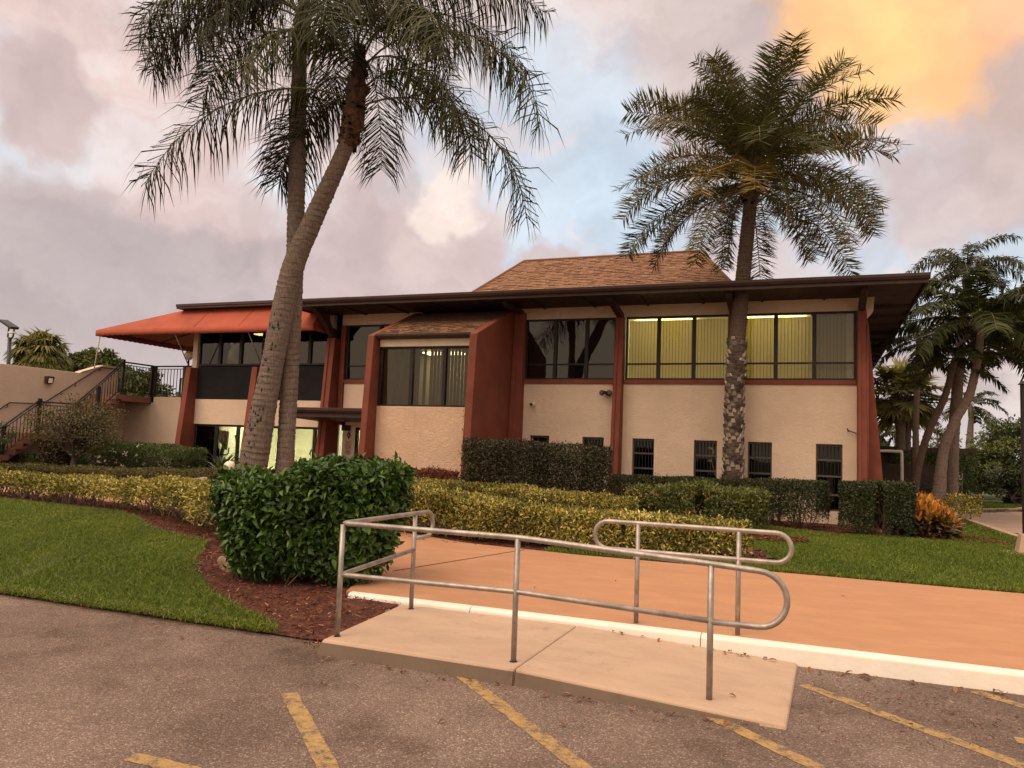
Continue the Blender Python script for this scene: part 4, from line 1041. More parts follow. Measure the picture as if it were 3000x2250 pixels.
def post(x, y, z0, z1, par, r=0.045):
    MB().box(x - r, x + r, y - r, y + r, z0, z1).build('post', M['black'], par)
rail(15.6, 0.20, 17.6, 1.76, rl_, 17); rail(17.62, 1.70, 18.95, 1.70, rl_, 11); rail(18.97, 1.72, 20.66, 3.26, rl_, 15, hgt=1.05); rail(20.7, 3.16, 21.98, 3.16, rl_, 9, hgt=1.15)
for y, z0, z1 in ((15.6, 0.1, 1.2), (16.5, 0.75, 1.88), (17.6, 1.5, 2.78), (18.96, 1.5, 2.76), (19.75, 2.2, 3.35), (20.68, 2.95, 4.40), (21.98, 2.9, 4.33)): post(XS - 0.05, y, z0, z1, rl_)
wr = thing('wall_handrail', 'thin dark handrail bracketed to the terrace wall above the stairs', 'handrail', (XW, 18.5, 1.0))
MB().tube([(XW + 0.07, 15.4, 1.05), (XW + 0.07, 17.45, 2.62), (XW + 0.07, 18.6, 2.66), (XW + 0.07, 20.75, 4.13), (XW + 0.07, 21.9, 4.13)], 0.022, 8).build('rail', M['black'], wr, smooth=True)
for y, z in ((16.4, 1.81), (17.4, 2.56), (18.75, 2.74), (19.8, 3.46), (20.75, 4.10), (21.7, 4.1)):
    MB().tube([(XW, y, z - 0.10), (XW + 0.06, y, z - 0.09), (XW + 0.07, y, z)], 0.012, 6).build('bracket', M['black'], wr, smooth=True)
dr_ = thing('deck_railing', 'black railing with a wide gate panel along the walkway beside the clubhouse', 'railing', (-22, 22, 3.16))
rail(22.05, 3.18, 22.05, 3.18, dr_, 14, x=-22.95, x2=-20.85, hgt=1.12)
for x in (-22.95, -21.55, -20.85): post(x, 22.05, 2.95, 4.32, dr_, 0.05)
br_ = thing('deck_railing', 'black railing along the far side of the walkway in front of trees', 'railing', (-22, 26.8, 3.18))
rail(26.8, 3.2, 26.8, 3.2, br_, 26, x=-26.4, x2=-20.9, hgt=1.1)
for x in (-26.4, -24.6, -22.8, -20.9): post(x, 26.8, 3.1, 4.32, br_, 0.035)
t = thing('globe_lamp', 'large pale globe lamp on a black post under the orange awning', 'lamp', (-21.75, 22.4, 3.18))
MB().tube([(-21.75, 22.4, 3.18), (-21.75, 22.4, 4.60)], 0.035, 8).build('post', M['black'], t, smooth=True)
MB().ball((-21.75, 22.4, 4.74), 0.17, 18, 12).build('globe', M['globe'], t, smooth=True)
t = thing('wall_lamp', 'small square bronze lamp on the tan terrace wall', 'lamp', (XW, 18.75, 3.46))
MB().hexa([(XW, 18.64, 3.36), (XW + 0.10, 18.64, 3.36), (XW + 0.10, 18.90, 3.36), (XW, 18.90, 3.36)], [(XW, 18.64, 3.60), (XW + 0.16, 18.64, 3.60), (XW + 0.16, 18.90, 3.60), (XW, 18.90, 3.60)]).build('housing', M['brown'], t, bevel=0.006)
MB().box(XW + 0.08, XW + 0.145, 18.70, 18.84, 3.38, 3.54).build('lens', M['globe'], t)
# floodlight mast behind the wall
t = thing('flood_mast', 'tall black mast with angled sports floodlights behind the terrace wall', 'light pole', (-41.9, 30, 3.0))
MB().tube([(-41.9, 30, 3.0), (-42.1, 30, 6.9)], 0.10, 10).build('pole', M['black'], t, smooth=True)
MB().tube([(-42.25, 30, 7.5), (-42.28, 30, 6.95), (-42.05, 30, 6.75), (-41.85, 30, 6.95), (-41.8, 30, 7.4)], 0.05, 6).build('yoke', M['black'], t, smooth=True)
MB().hexa([(-42.80, 29.75, 7.80), (-41.80, 29.75, 7.32), (-41.80, 30.25, 7.36), (-42.80, 30.25, 7.84)], [(-42.74, 29.75, 7.92), (-41.72, 29.75, 7.46), (-41.72, 30.25, 7.50), (-42.74, 30.25, 7.96)]).build('lamp_head', M['black'], t, bevel=0.03)
MB().box(-42.1, -41.75, 29.85, 30.15, 7.12, 7.22).build('ballast', M['white'], t)

# ------------------------------------------------------------------ lamp post at the right edge, carport, fence, pipe far right
t = thing('lamp_post', 'dark square lamp post on a tapered concrete footing at the lawn edge', 'lamp post', (3.66, 17.1, 0.12))
MB().box(3.585, 3.735, 17.02, 17.17, 0.4, 3.3).build('pole', M['frame'], t, bevel=0.01)
MB().hexa([(3.46, 16.9, 0.1), (3.86, 16.9, 0.1), (3.86, 17.3, 0.1), (3.46, 17.3, 0.1)], [(3.53, 16.97, 0.52), (3.79, 16.97, 0.52), (3.79, 17.23, 0.52), (3.53, 17.23, 0.52)]).build('footing', M['concrete'], t, bevel=0.02)
MB().tube([(3.66, 17.1, 0.10), (3.66, 17.1, 0.17)], [0.46, 0.44], 24).build('pad', M['concrete'], t)
MB().hexa([(3.55, 16.985, 3.3), (3.77, 16.985, 3.3), (3.77, 17.205, 3.3), (3.55, 17.205, 3.3)], [(3.60, 17.035, 3.36), (3.72, 17.035, 3.36), (3.72, 17.155, 3.36), (3.60, 17.155, 3.36)]).build('cap', M['frame'], t)
t = thing('carport', 'low dark flat-roofed carport far behind the leaning palms', 'carport', (4.2, 36, 0.1))
MB().box(0.9, 5.95, 35.6, 39.5, 2.14, 2.40).build('roof', M['brown'], t)
for x in (2.6, 5.55): MB().box(x - 0.09, x + 0.09, 36.2, 36.4, 0.1, 2.14).build('post', M['wood_dark'], t)
MB().box(1.0, 5.6, 39.3, 39.4, 0.1, 2.14).build('back_wall', M['soffit'], t)
t = thing('dark_fence', 'dark stained board fence with lattice top behind the corner of the clubhouse', 'fence', (2.9, 31, 0.1))
f = MB()
x = 1.75
while x < 3.75:
    f.box(x, x + 0.135, 31.0, 31.03, 0.1, 1.70 + random.uniform(-0.01, 0.01)); x += 0.14
f.build('boards', M['wood_dark'], t)
la = MB()
for i in range(10):
    la.tube([(1.75 + i * 0.14, 31.05, 1.74), (1.95 + i * 0.14, 31.05, 2.02)], 0.008, 4); la.tube([(1.95 + i * 0.14, 31.06, 1.74), (1.75 + i * 0.14, 31.06, 2.02)], 0.008, 4)
la.build('lattice', M['wood_dark'], t)
for x in (1.75, 3.7): MB().box(x - 0.05, x + 0.05, 31.03, 31.13, 0.1, 1.78).build('post', M['wood_dark'], t)
t = tag(MB().tube(smooth_path([(1.3, 30, 2.13), (2.6, 30, 2.13), (2.70, 30, 2.12), (2.745, 30, 2.04), (2.75, 30, 1.0), (2.75, 30, 0.1)], 4), 0.05, 10).build('white_pipe', M['white'], smooth=True, origin=(2.75, 30, 0.1)),
        'white plastic pipe bent over the dark board fence', 'pipe')
t = tag(MB().box(5.10, 5.32, 34.8, 34.9, 0.1, 1.50).build('white_board', M['white'], origin=(5.2, 34.8, 0.1), bevel=0.01), 'narrow white upright board beside the far carport post', 'board')

# ------------------------------------------------------------------ globe light and rock among the left hedges
t = thing('garden_globe', 'small pale globe garden light above the foreground bush', 'lamp', (-13.34, 15.3, 0.15))
MB().tube([(-13.34, 15.3, 0.15), (-13.34, 15.3, 0.93)], 0.03, 8).build('post', M['black'], t, smooth=True)
MB().ball((-13.34, 15.3, 1.05), 0.14, 20, 14).build('globe', M['globe'], t, smooth=True)
def rock(name, lab, c, r, sq, seed):
    g = np.random.default_rng(seed)
    b = MB().ball((0, 0, 0), 1.0, 26, 16)
    V = np.array(b.v)
    off = np.zeros(len(V))
    for k in range(7):
        d = g.normal(size=3); d /= np.linalg.norm(d)
        off += g.uniform(0.03, 0.13) * np.sin(V @ d * g.uniform(2.5, 7) + g.uniform(0, 6))
    V = V * (1 + off)[:, None]
    V = np.sign(V) * np.abs(V) ** 0.8
    V = V * r * np.array(sq) + np.array(c)
    b.v = [tuple(q) for q in V]
    return tag(b.build(name, M['rock'], smooth=True, origin=c), lab, 'rock')
rock('rock', 'tan rough boulder resting behind the golden hedge', (-13.02, 14.0, 0.62), 0.20, (1.2, 0.9, 0.95), 4)
rock('rock', 'smaller tan rock leaning beside the larger boulder', (-12.70, 13.95, 0.52), 0.15, (0.9, 0.9, 0.8), 9)
rock('rock', 'grey-tan rock half hidden under the glossy foreground bush', (-6.72, 7.86, 0.15), 0.17, (0.9, 0.8, 0.9), 14)

# ------------------------------------------------------------------ plants
def unit(v): return v / (np.linalg.norm(v, axis=-1, keepdims=True) + 1e-9)
def leaves(name, P, D, N, L, Wd, m, parent, fold=0.25, curl=0.2, rnd=None, big=False, origin=None):
    """many small folded leaves: P base, D along the leaf, N face normal, L length, Wd width (arrays)"""
    n = len(P)
    D = unit(D); S = unit(np.cross(D, N)); N = np.cross(S, D)
    L = np.broadcast_to(L, n)[:, None]; Wd = np.broadcast_to(Wd, n)[:, None]
    if big:      # 7 points: base, two pairs, midrib mid, tip
        pts = [P, P + D * L * 0.35 + S * Wd * 0.5 + N * Wd * fold, P + D * L * 0.35 - S * Wd * 0.5 + N * Wd * fold,
               P + D * L * 0.45 - N * L * curl * 0.05,
               P + D * L * 0.72 + S * Wd * 0.32 + N * (Wd * fold * 0.5 - L * curl * 0.25), P + D * L * 0.72 - S * Wd * 0.32 + N * (Wd * fold * 0.5 - L * curl * 0.25),
               P + D * L - N * L * curl]
        V = np.stack(pts, 1).reshape(-1, 3)
        b = np.arange(n)[:, None] * 7
        F = np.concatenate([b + np.array([[0, 3, 1]]), b + np.array([[0, 2, 3]]), b + np.array([[1, 3, 4]]), b + np.array([[2, 5, 3]]), b + np.array([[3, 6, 4]]), b + np.array([[3, 5, 6]])], 0)
        k = 6
    else:
        pts = [P, P + D * L * 0.48 + S * Wd * 0.5 + N * Wd * fold, P + D * L - N * L * curl, P + D * L * 0.48 - S * Wd * 0.5 + N * Wd * fold]
        V = np.stack(pts, 1).reshape(-1, 3)
        b = np.arange(n)[:, None] * 4
        F = np.concatenate([b + np.array([[0, 2, 1]]), b + np.array([[0, 3, 2]])], 0)
        k = 2
    rnd = rng.random(n) if rnd is None else rnd
    return np_mesh(name, V, F, m, parent, rnd=np.tile(rnd, k), origin=origin)
def lump(P, s, seed, amp):
    """smooth pseudo-noise used to make clipped hedges uneven"""
    g = np.random.default_rng(seed); o = np.zeros(len(P))
    for k in range(6):
        d = g.normal(size=3) * s * g.uniform(0.6, 2.2); o += np.sin(P @ d + g.uniform(0, 6))
    return o / 6 * amp
def hedge(path, width, height, base, n, size, m, name, label, cat='hedge', seed=1, lumpy=0.08, twigs=0, twigm='twig', open_low=0.0, group=None,
          aspect=0.5, big=False, round_=0.25, depth=0.5, up=0.4, rndf=None, stray=0.02, tz=0.15, extra=None, taper=0.0, wild=0.62):
    """clipped hedge along a polyline: leaves through the outer part of its volume, stems underneath"""
    g = np.random.default_rng(seed)
    pts = np.array(path, float)
    seg = np.linalg.norm(np.diff(pts, axis=0), axis=1); cum = np.concatenate([[0], np.cumsum(seg)])
    s = g.random(n) * (cum[-1] + width) - width / 2
    # section position: bias to the shell
    # uniform over the outline of the section (width x height rectangle with rounded corners), minus the underside
    hm = (np.mean(height) - base)
    q = g.random(n) * (width + 2 * hm)
    cx = np.where(q < hm, -1.0, np.where(q < hm + width, (q - hm) / width * 2 - 1, 1.0))
    cz = np.where(q < hm, q / hm * 2 - 1, np.where(q < hm + width, 1.0, (q - hm - width) / hm * 2 - 1))
    rad = 1 - depth * g.random(n) ** 1.6
    pw_ = 2 + 8 * (1 - round_)
    sc_ = rad / (np.abs(cx) ** pw_ + np.abs(cz) ** pw_) ** (1 / pw_)
    cx = cx * sc_; cz = cz * sc_
    cx = cx * (1 - taper * (1 - cz) / 2)
    # end caps
    over = np.maximum(0, np.maximum(-s, s - cum[-1])) / (width / 2)
    s = np.where(s < 0, s * (1 - taper * (1 - cz) / 2), np.where(s > cum[-1], cum[-1] + (s - cum[-1]) * (1 - taper * (1 - cz) / 2), s))
    sh = np.sqrt(np.clip(1 - over ** 2.6, 0.02, 1))
    cx = cx * sh
    sc = np.clip(s, 0, cum[-1]); i = np.clip(np.searchsorted(cum, sc, side='right') - 1, 0, len(seg) - 1)
    f = (sc - cum[i]) / seg[i]
    C = pts[i] * (1 - f)[:, None] + pts[i + 1] * f[:, None]
    T = unit(pts[i + 1] - pts[i]); Nn = np.stack([-T[:, 1], T[:, 0]], 1)
    ext = np.where(s < 0, s, np.where(s > cum[-1], s - cum[-1], 0))
    h = height if np.isscalar(height) else np.interp(sc, cum, height)
    hh = (h - base) / 2
    P = np.stack([C[:, 0] + T[:, 0] * ext + Nn[:, 0] * cx * width / 2, C[:, 1] + T[:, 1] * ext + Nn[:, 1] * cx * width / 2, tz + base + hh + cz * hh], 1)
    out = unit(np.stack([Nn[:, 0] * cx + T[:, 0] * np.sign(ext) * over, Nn[:, 1] * cx + T[:, 1] * np.sign(ext) * over, cz * 1.0], 1))
    P += out * lump(P, 3.0, seed, lumpy)[:, None]
    P += out * (g.random(n) < stray)[:, None] * (g.random(n) * 0.09)[:, None]
    if open_low > 0:      # thin foliage towards the ground, in uneven patches
        lowz = (P[:, 2] - tz - base) / (h - base)
        keep = g.random(n) < np.clip((lowz + lump(P * [1, 1, 0.2], 3.5, seed + 5, 0.55)) / open_low, 0.06, 1)
    else: keep = np.ones(n, bool)
    P, out = P[keep], out[keep]; k = len(P)
    if extra is not None:
        P = np.concatenate([P, extra]); out = np.concatenate([out, unit(g.normal(size=(len(extra), 3)) + [0, -0.4, 0.6])]); k = len(P)
    R3 = g.normal(size=(k, 3))
    D = unit(out * 0.7 + R3 * wild + np.array([0, 0, up]))
    N = unit(out + g.normal(size=(k, 3)) * 0.5 + np.array([0, 0, 0.5]))
    Ls = size * g.uniform(0.65, 1.3, k)
    org = (float(pts[:, 0].mean()), float(pts[:, 1].mean()), tz)
    root = thing(name, label, cat, org, group)
    rnd = np.clip(g.random(k) * 0.75 + lump(P, 2.2, seed + 9, 0.22) + 0.12, 0, 1) if rndf is None else rndf(P, out, g)
    leaves('foliage', P, D, N, Ls, Ls * aspect, m, root, big=big, rnd=rnd)
    if twigs:
        tb = MB()
        for j in range(twigs):
            ss = g.random() * cum[-1]; ii = min(len(seg) - 1, int(np.searchsorted(cum, ss, side='right') - 1)); ff = (ss - cum[ii]) / seg[ii]
            c = pts[ii] * (1 - ff) + pts[ii + 1] * ff
            q = c + g.normal(size=2) * width * 0.10
            for w_ in range(g.integers(2, 5)):
                e1 = q + g.normal(size=2) * width * 0.12
                e2 = q + np.clip(g.normal(size=2) * width * 0.22, -width * 0.42, width * 0.42)
                hz = height if np.isscalar(height) else float(np.interp(ss, cum, height))
                tb.tube([(q[0], q[1], tz - 0.03), (e1[0], e1[1], tz + hz * 0.33), (e2[0], e2[1], tz + hz * g.uniform(0.6, 0.88))], [0.013, 0.010, 0.005], 5, cap=False)
        tb.build('stems', M[twigm], root, smooth=True)
    return root

# big glossy bush in the foreground
hedge([(-5.90, 7.74), (-5.6, 7.8), (-5.14, 7.94)], 1.50, [1.16, 1.31, 1.41], 0.05, 21000, 0.098, M['bigleaf'], 'glossy_bush', 'large clipped bush of glossy dark green leaves beside the ramp', 'bush', 21,
      lumpy=0.16, twigs=16, big=True, aspect=0.50, round_=0.52, depth=0.45, up=0.0, tz=0.08, open_low=0.16, stray=0.14, taper=0.38, wild=0.95)
# golden hedges
GL = [(-19.0, 13.35), (-16.8, 13.2), (-14.9, 12.95), (-13.2, 12.7), (-11.8, 12.0), (-10.2, 11.2), (-8.6, 10.25), (-7.6, 9.75)]
hedge(GL, 0.95, [0.54, 0.55, 0.55, 0.60, 0.70, 0.77, 0.82, 0.78], 0.15, 44000, 0.070, M['gold'], 'golden_hedge', 'long golden variegated hedge curving along the lawn left of the glossy bush', 'hedge', 31,
      lumpy=0.10, twigs=120, twigm='paletwig', open_low=0.55, aspect=0.42, round_=0.35, depth=0.5, up=0.5, stray=0.06)
GR = [(-9.2, 14.2), (-8.0, 13.45), (-6.6, 12.85), (-4.6, 12.65), (-2.9, 12.70), (-1.55, 13.0)]
hedge(GR, 1.05, [0.86, 0.84, 0.77, 0.62, 0.57, 0.52], 0.05, 50000, 0.070, M['gold'], 'golden_hedge', 'golden variegated hedge along the far edge of the terracotta path', 'hedge', 37,
      lumpy=0.08, twigs=70, twigm='paletwig', open_low=0.20, aspect=0.42, round_=0.30, depth=0.5, up=0.4, stray=0.06)
GR2 = [(-8.8, 15.9), (-7.2, 15.6), (-5.2, 15.5), (-3.9, 15.75)]
hedge(GR2, 1.0, [0.80, 0.78, 0.75, 0.66], 0.05, 22000, 0.066, M['gold'], 'golden_hedge', 'second golden hedge in the row behind, in front of the tall dark hedge', 'hedge', 41,
      lumpy=0.07, twigs=24, aspect=0.42, round_=0.35, depth=0.5, up=0.4)
# tall clipped brown-green hedge in front of the red pilaster
hedge([(-7.85, 18.3), (-5.15, 18.3)], 1.1, [1.78, 1.70], 0.05, 32000, 0.060, M['brownhedge'], 'tall_hedge', 'tall dark olive-brown clipped hedge against the stucco wall', 'hedge', 51, lumpy=0.07, twigs=30, aspect=0.5, round_=0.16, depth=0.55, up=0.2, stray=0.14)
# low dark hedge along the right half of the front wall
hedge([(-4.7, 20.6), (-3.2, 20.55), (-2.2, 20.45)], 0.85, [0.98, 1.0, 1.0], 0.30, 22000, 0.045, M['boxleaf'], 'box_hedge', 'low dark clipped hedge on bare stems left of the date palm', 'hedge', 61, lumpy=0.05, twigs=14, open_low=0.35, aspect=0.5, round_=0.15, depth=0.6)
hedge([(-1.75, 20.2), (-0.7, 19.8), (-0.2, 19.6)], 0.95, [1.03, 1.08, 1.10], 0.12, 24000, 0.045, M['boxleaf'], 'box_hedge', 'low dark clipped hedge between date palm and the slot window door', 'hedge', 63, lumpy=0.05, twigs=14, open_low=0.18, aspect=0.5, round_=0.15, depth=0.6)
hedge([(0.95, 18.95), (1.3, 18.8), (1.5, 18.85)], 0.95, [1.12, 1.16, 1.16], 0.05, 24000, 0.045, M['boxleaf'], 'box_hedge', 'low dark clipped hedge beside the orange croton', 'hedge', 67, lumpy=0.05, twigs=10, open_low=0.1, aspect=0.5, round_=0.15, depth=0.6)
# loose flowering shrub in front of them
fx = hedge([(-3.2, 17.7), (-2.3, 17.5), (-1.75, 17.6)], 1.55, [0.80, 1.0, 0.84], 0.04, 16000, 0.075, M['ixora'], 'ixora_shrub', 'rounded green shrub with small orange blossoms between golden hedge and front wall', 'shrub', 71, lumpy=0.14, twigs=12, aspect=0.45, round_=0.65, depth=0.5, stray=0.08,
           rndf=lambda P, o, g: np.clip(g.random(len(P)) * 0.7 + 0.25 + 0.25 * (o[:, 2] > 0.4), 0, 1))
def blossoms(root, centres, m, size, per, spread, seed, name='blossom'):
    g = np.random.default_rng(seed)
    C = np.repeat(np.array(centres), per, 0)
    D = unit(g.normal(size=C.shape) + [0, -0.6, 0.5])
    leaves(name, C + g.normal(size=C.shape) * spread, D, unit(np.array([[0, -0.7, 0.6]]) + g.normal(size=C.shape) * 0.4), size, size * 0.7, m, root, curl=0.05)
blossoms(fx, [(-3.55 + random.uniform(-0.6, 1.5), 16.95 + random.uniform(-0.12, 0.15), 0.42 + random.uniform(0, 0.5)) for _ in range(16)], M['opetal'], 0.045, 9, 0.035, 5)
# orange croton
g_ = np.random.default_rng(81)
cro = thing('croton_shrub', 'orange and yellow croton shrub at the end of the dark clipped hedge', 'shrub', (2.25, 19.3, 0.15))
n = 900
a = g_.random(n) * 2 * np.pi; t_ = g_.random(n); rr = 0.56 * np.sqrt(t_)
cz_ = 0.22 + 0.70 * np.sqrt(1 - (rr / 0.62) ** 2) * (0.55 + 0.45 * g_.random(n))
Pc = np.stack([2.22 + np.cos(a) * rr * 1.05, 19.3 + np.sin(a) * rr, 0.1 + cz_], 1)
Pc[:, 2] -= np.clip(Pc[:, 0] - 2.1, 0, 1) * 0.30
oc = unit(Pc - [2.22, 19.3, 0.25])
rn = np.clip(0.34 + 0.45 * g_.random(n) + 0.30 * (cz_ - 0.5), 0, 0.92); rn[g_.random(n) < 0.05] = 1.0
leaves('foliage', Pc, oc * 0.6 + g_.normal(size=(n, 3)) * 0.4 + [0, 0, 0.75], oc + g_.normal(size=(n, 3)) * 0.4, g_.uniform(0.13, 0.24, n), g_.uniform(0.055, 0.095, n), M['croton'], cro, big=True, rnd=rn)
n = 900
a = g_.random(n) * 2 * np.pi
Pl = np.stack([2.22 + np.cos(a) * g_.uniform(0.2, 0.62, n), 19.25 + np.sin(a) * g_.uniform(0.2, 0.62, n), 0.15 + g_.random(n) * 0.45], 1)
ol = unit(Pl - [2.22, 19.3, 0.3])
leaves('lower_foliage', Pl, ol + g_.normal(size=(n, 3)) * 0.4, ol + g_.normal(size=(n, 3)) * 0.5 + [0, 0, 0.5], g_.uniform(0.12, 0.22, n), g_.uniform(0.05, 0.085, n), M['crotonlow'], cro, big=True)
tb = MB()
for k in range(14):
    a = random.uniform(0, 6.28); tb.tube([(2.22 + 0.12 * math.cos(a), 19.3 + 0.12 * math.sin(a), 0.1), (2.22 + 0.36 * math.cos(a), 19.3 + 0.36 * math.sin(a), 0.75)], [0.016, 0.008], 5)
tb.build('stems', M['twig'], cro, smooth=True)
# red croton row under the bay
hedge([(-11.6, 17.9), (-8.8, 17.9)], 0.75, [0.90, 0.93], 0.15, 9000, 0.085, M['redleaf'], 'red_shrub_row', 'dark red croton row at the foot of the peach stucco bay', 'shrub', 83, lumpy=0.12, twigs=20, open_low=0.4, aspect=0.35, round_=0.4, depth=0.6, up=0.8, stray=0.1)
# left side: low hedges
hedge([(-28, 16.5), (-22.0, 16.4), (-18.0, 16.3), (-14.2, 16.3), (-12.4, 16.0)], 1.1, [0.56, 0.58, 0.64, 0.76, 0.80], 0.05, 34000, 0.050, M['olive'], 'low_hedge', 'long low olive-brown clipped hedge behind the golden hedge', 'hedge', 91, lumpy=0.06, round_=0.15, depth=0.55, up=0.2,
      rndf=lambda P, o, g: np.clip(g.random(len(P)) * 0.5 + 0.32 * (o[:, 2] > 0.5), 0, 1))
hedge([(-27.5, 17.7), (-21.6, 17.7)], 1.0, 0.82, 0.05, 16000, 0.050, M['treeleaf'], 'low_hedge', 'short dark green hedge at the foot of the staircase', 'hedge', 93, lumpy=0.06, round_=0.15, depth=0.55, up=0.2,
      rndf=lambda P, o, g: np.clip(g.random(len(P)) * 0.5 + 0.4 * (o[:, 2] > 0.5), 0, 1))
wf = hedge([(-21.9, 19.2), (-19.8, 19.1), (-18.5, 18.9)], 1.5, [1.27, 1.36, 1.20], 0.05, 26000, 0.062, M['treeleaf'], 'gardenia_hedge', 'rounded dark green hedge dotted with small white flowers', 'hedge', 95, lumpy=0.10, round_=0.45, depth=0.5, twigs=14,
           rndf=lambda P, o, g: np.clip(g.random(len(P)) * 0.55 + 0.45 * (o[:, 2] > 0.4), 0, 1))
blossoms(wf, [(random.uniform(-22.3, -18.2), random.uniform(18.26, 18.42), random.uniform(0.45, 1.38)) for _ in range(34)] + [(random.uniform(-22.0, -18.0), random.uniform(18.5, 19.0), 1.42) for _ in range(10)], M['petal'], 0.060, 6, 0.02, 6, 'flower')
# red bush under the little tree
hedge([(-21.75, 17.25), (-21.5, 17.25)], 0.7, 1.25, 0.05, 2600, 0.10, M['crotonlow'], 'red_shrub', 'reddish-brown croton standing beside the small olive tree trunk', 'shrub', 97, lumpy=0.12, round_=0.7, depth=0.7, up=0.5)
# strappy plants
def strap_plant(c, n, ln, m, label, seed, name='agave_plant', wd=0.045):
    g = np.random.default_rng(seed)
    root = thing(name, label, 'plant', c)
    V = []; F = []
    for k in range(n):
        a = g.random() * 2 * np.pi; e = g.uniform(0.5, 1.35); L = ln * g.uniform(0.7, 1.2)
        d = np.array([math.cos(a), math.sin(a), 0]); s_ = np.array([-math.sin(a), math.cos(a), 0])
        p = np.array(c) + d * 0.05; b0 = len(V); ee = e
        for j in range(5):
            w_ = wd * (1.0 if j < 2 else (1 - (j - 1) / 3.3))
            V += [p + s_ * w_, p - s_ * w_]
            p = p + (d * math.cos(ee) + np.array([0, 0, math.sin(ee)])) * L / 4; ee -= g.uniform(0.12, 0.4)
        F += [(b0 + 2 * j, b0 + 2 * j + 1, b0 + 2 * j + 3, b0 + 2 * j + 2) for j in range(4)]
    np_mesh('leaves', np.array(V), np.array(F), m, root, rnd=np.repeat(g.random(n), 4))
strap_plant((-16.75, 18.9, 0.65), 60, 0.95, M['treeleaf'], 'spiky green agave-like plant between flower hedge and palm trunks', 3)
strap_plant((-15.95, 19.2, 0.55), 40, 0.8, M['treeleaf'], 'spiky green plant close behind the leaning palm trunk', 4)
strap_plant((-20.3, 17.75, 0.15), 30, 0.5, M['olive'], 'small pale strappy plant in front of the white-flowered hedge', 5, 'lily_plant', 0.02)
strap_plant((-21.3, 17.6, 0.15), 26, 0.5, M['olive'], 'small pale strappy plant beside the olive tree trunk', 6, 'lily_plant', 0.02)
# hedges far right
hedge([(1.9, 27.6), (3.2, 27.6)], 1.0, 0.95, 0.05, 6000, 0.06, M['boxleaf'], 'box_hedge', 'low dark hedge in front of the dark board fence', 'hedge', 101, lumpy=0.05, round_=0.15, depth=0.55)
hedge([(3.35, 26.2), (4.0, 26.0)], 0.8, 0.70, 0.05, 3500, 0.06, M['gold'], 'small_shrub', 'small yellowish shrub at the foot of the leaning palm trunks', 'shrub', 103, lumpy=0.08, round_=0.5, depth=0.55)
hedge([(3.3, 33.0), (4.9, 33.2)], 1.2, 2.0, 0.05, 7000, 0.09, M['treeleaf'], 'dark_shrub', 'dark green shrub between fence and far carport post', 'shrub', 105, lumpy=0.15, round_=0.5, depth=0.55)

# ------------------------------------------------------------------ broadleaf trees
def tree(c, h, crown, cr, nclump, per, size, m, label, seed, name='leafy_tree', group=None, limbs=7, tr=0.16, barkm='bark', lean=(0, 0), droop=0.0, clump_r=0.28, rise=0.35):
    """trunk, forking limbs, crown of leaf clumps scattered through an uneven volume. crown = (rx, ry, rz), cr = height of its centre"""
    g = np.random.default_rng(seed)
    root = thing(name, label, 'tree', c, group)
    c = np.array(c, float)
    fork = c + [lean[0] * 0.5, lean[1] * 0.5, (cr - crown[2]) * 0.85 + 0.1]
    cc = c + [lean[0], lean[1], cr]
    tb = MB().tube(smooth_path([c - [0, 0, 0.1], c * 0.6 + fork * 0.4 + g.normal(size=3) * tr * 0.5, fork], 4), list(np.linspace(tr * 1.3, tr, 9)), 10)
    tb.build('trunk', M[barkm], root, smooth=True)
    CL = []
    for k in range(nclump):
        d = unit(g.normal(size=3)); r = g.random() ** 0.33
        CL.append(cc + d * r * np.array(crown) * g.uniform(0.75, 1.08))
    CL = np.array(CL); CL = CL[CL[:, 2] > fork[2] - crown[2] * 0.35]
    lb = MB()
    for k in range(limbs):
        tgt = CL[g.integers(len(CL))]
        mid = fork * 0.45 + tgt * 0.55 + g.normal(size=3) * 0.12 * np.array(crown); mid[2] += rise * 0.3
        lb.tube(smooth_path([fork - [0, 0, tr], mid, tgt], 4), list(np.linspace(tr * 0.6, tr * 0.10, 9)), 6, cap=False)
        for j in range(3):
            t2 = CL[g.integers(len(CL))]
            if np.linalg.norm(t2 - mid) < max(crown) * 0.9: lb.tube([mid, (mid + t2) / 2 + g.normal(size=3) * 0.06 * np.array(crown), t2], [tr * 0.3, tr * 0.18, tr * 0.06], 5, cap=False)
    lb.build('limbs', M[barkm], root, smooth=True)
    P = np.repeat(CL, per, 0); k = len(P)
    rad = np.repeat(g.uniform(0.6, 1.3, len(CL)), per)[:, None] * clump_r * min(crown)
    off = unit(g.normal(size=(k, 3))) * (g.random(k) ** 0.45)[:, None] * rad * [1.15, 1.15, 0.8]
    P = P + off; out = unit(off + 0.5 * (P - cc))
    D = unit(out + g.normal(size=(k, 3)) * 0.7 + [0, 0, -droop])
    rn = np.clip(g.random(k) * 0.6 + np.repeat(g.uniform(0, 0.4, len(CL)), per), 0, 1)
    leaves('crown', P, D, out + [0, 0, 0.6] + g.normal(size=(k, 3)) * 0.4, size * g.uniform(0.7, 1.3, k), size * 0.5 * g.uniform(0.8, 1.2, k), m, root, rnd=rn)
    return root
# small tangled tree in front of the stairs
tree((-20.85, 17.2, 0.15), 2.6, (1.85, 1.2, 0.85), 1.78, 110, 50, 0.07, M['olive'], 'small tangled olive-green tree in front of the staircase', 111, 'small_tree', limbs=34, tr=0.08, barkm='bark', droop=0.2, clump_r=0.34)
tree((-23.1, 16.2, 0.15), 2.0, (0.9, 0.6, 0.45), 1.45, 34, 30, 0.06, M['treeleaf'], 'sparse leafy sapling against the lower stair railing', 113, 'small_tree', limbs=12, tr=0.03, barkm='twig', clump_r=0.4)
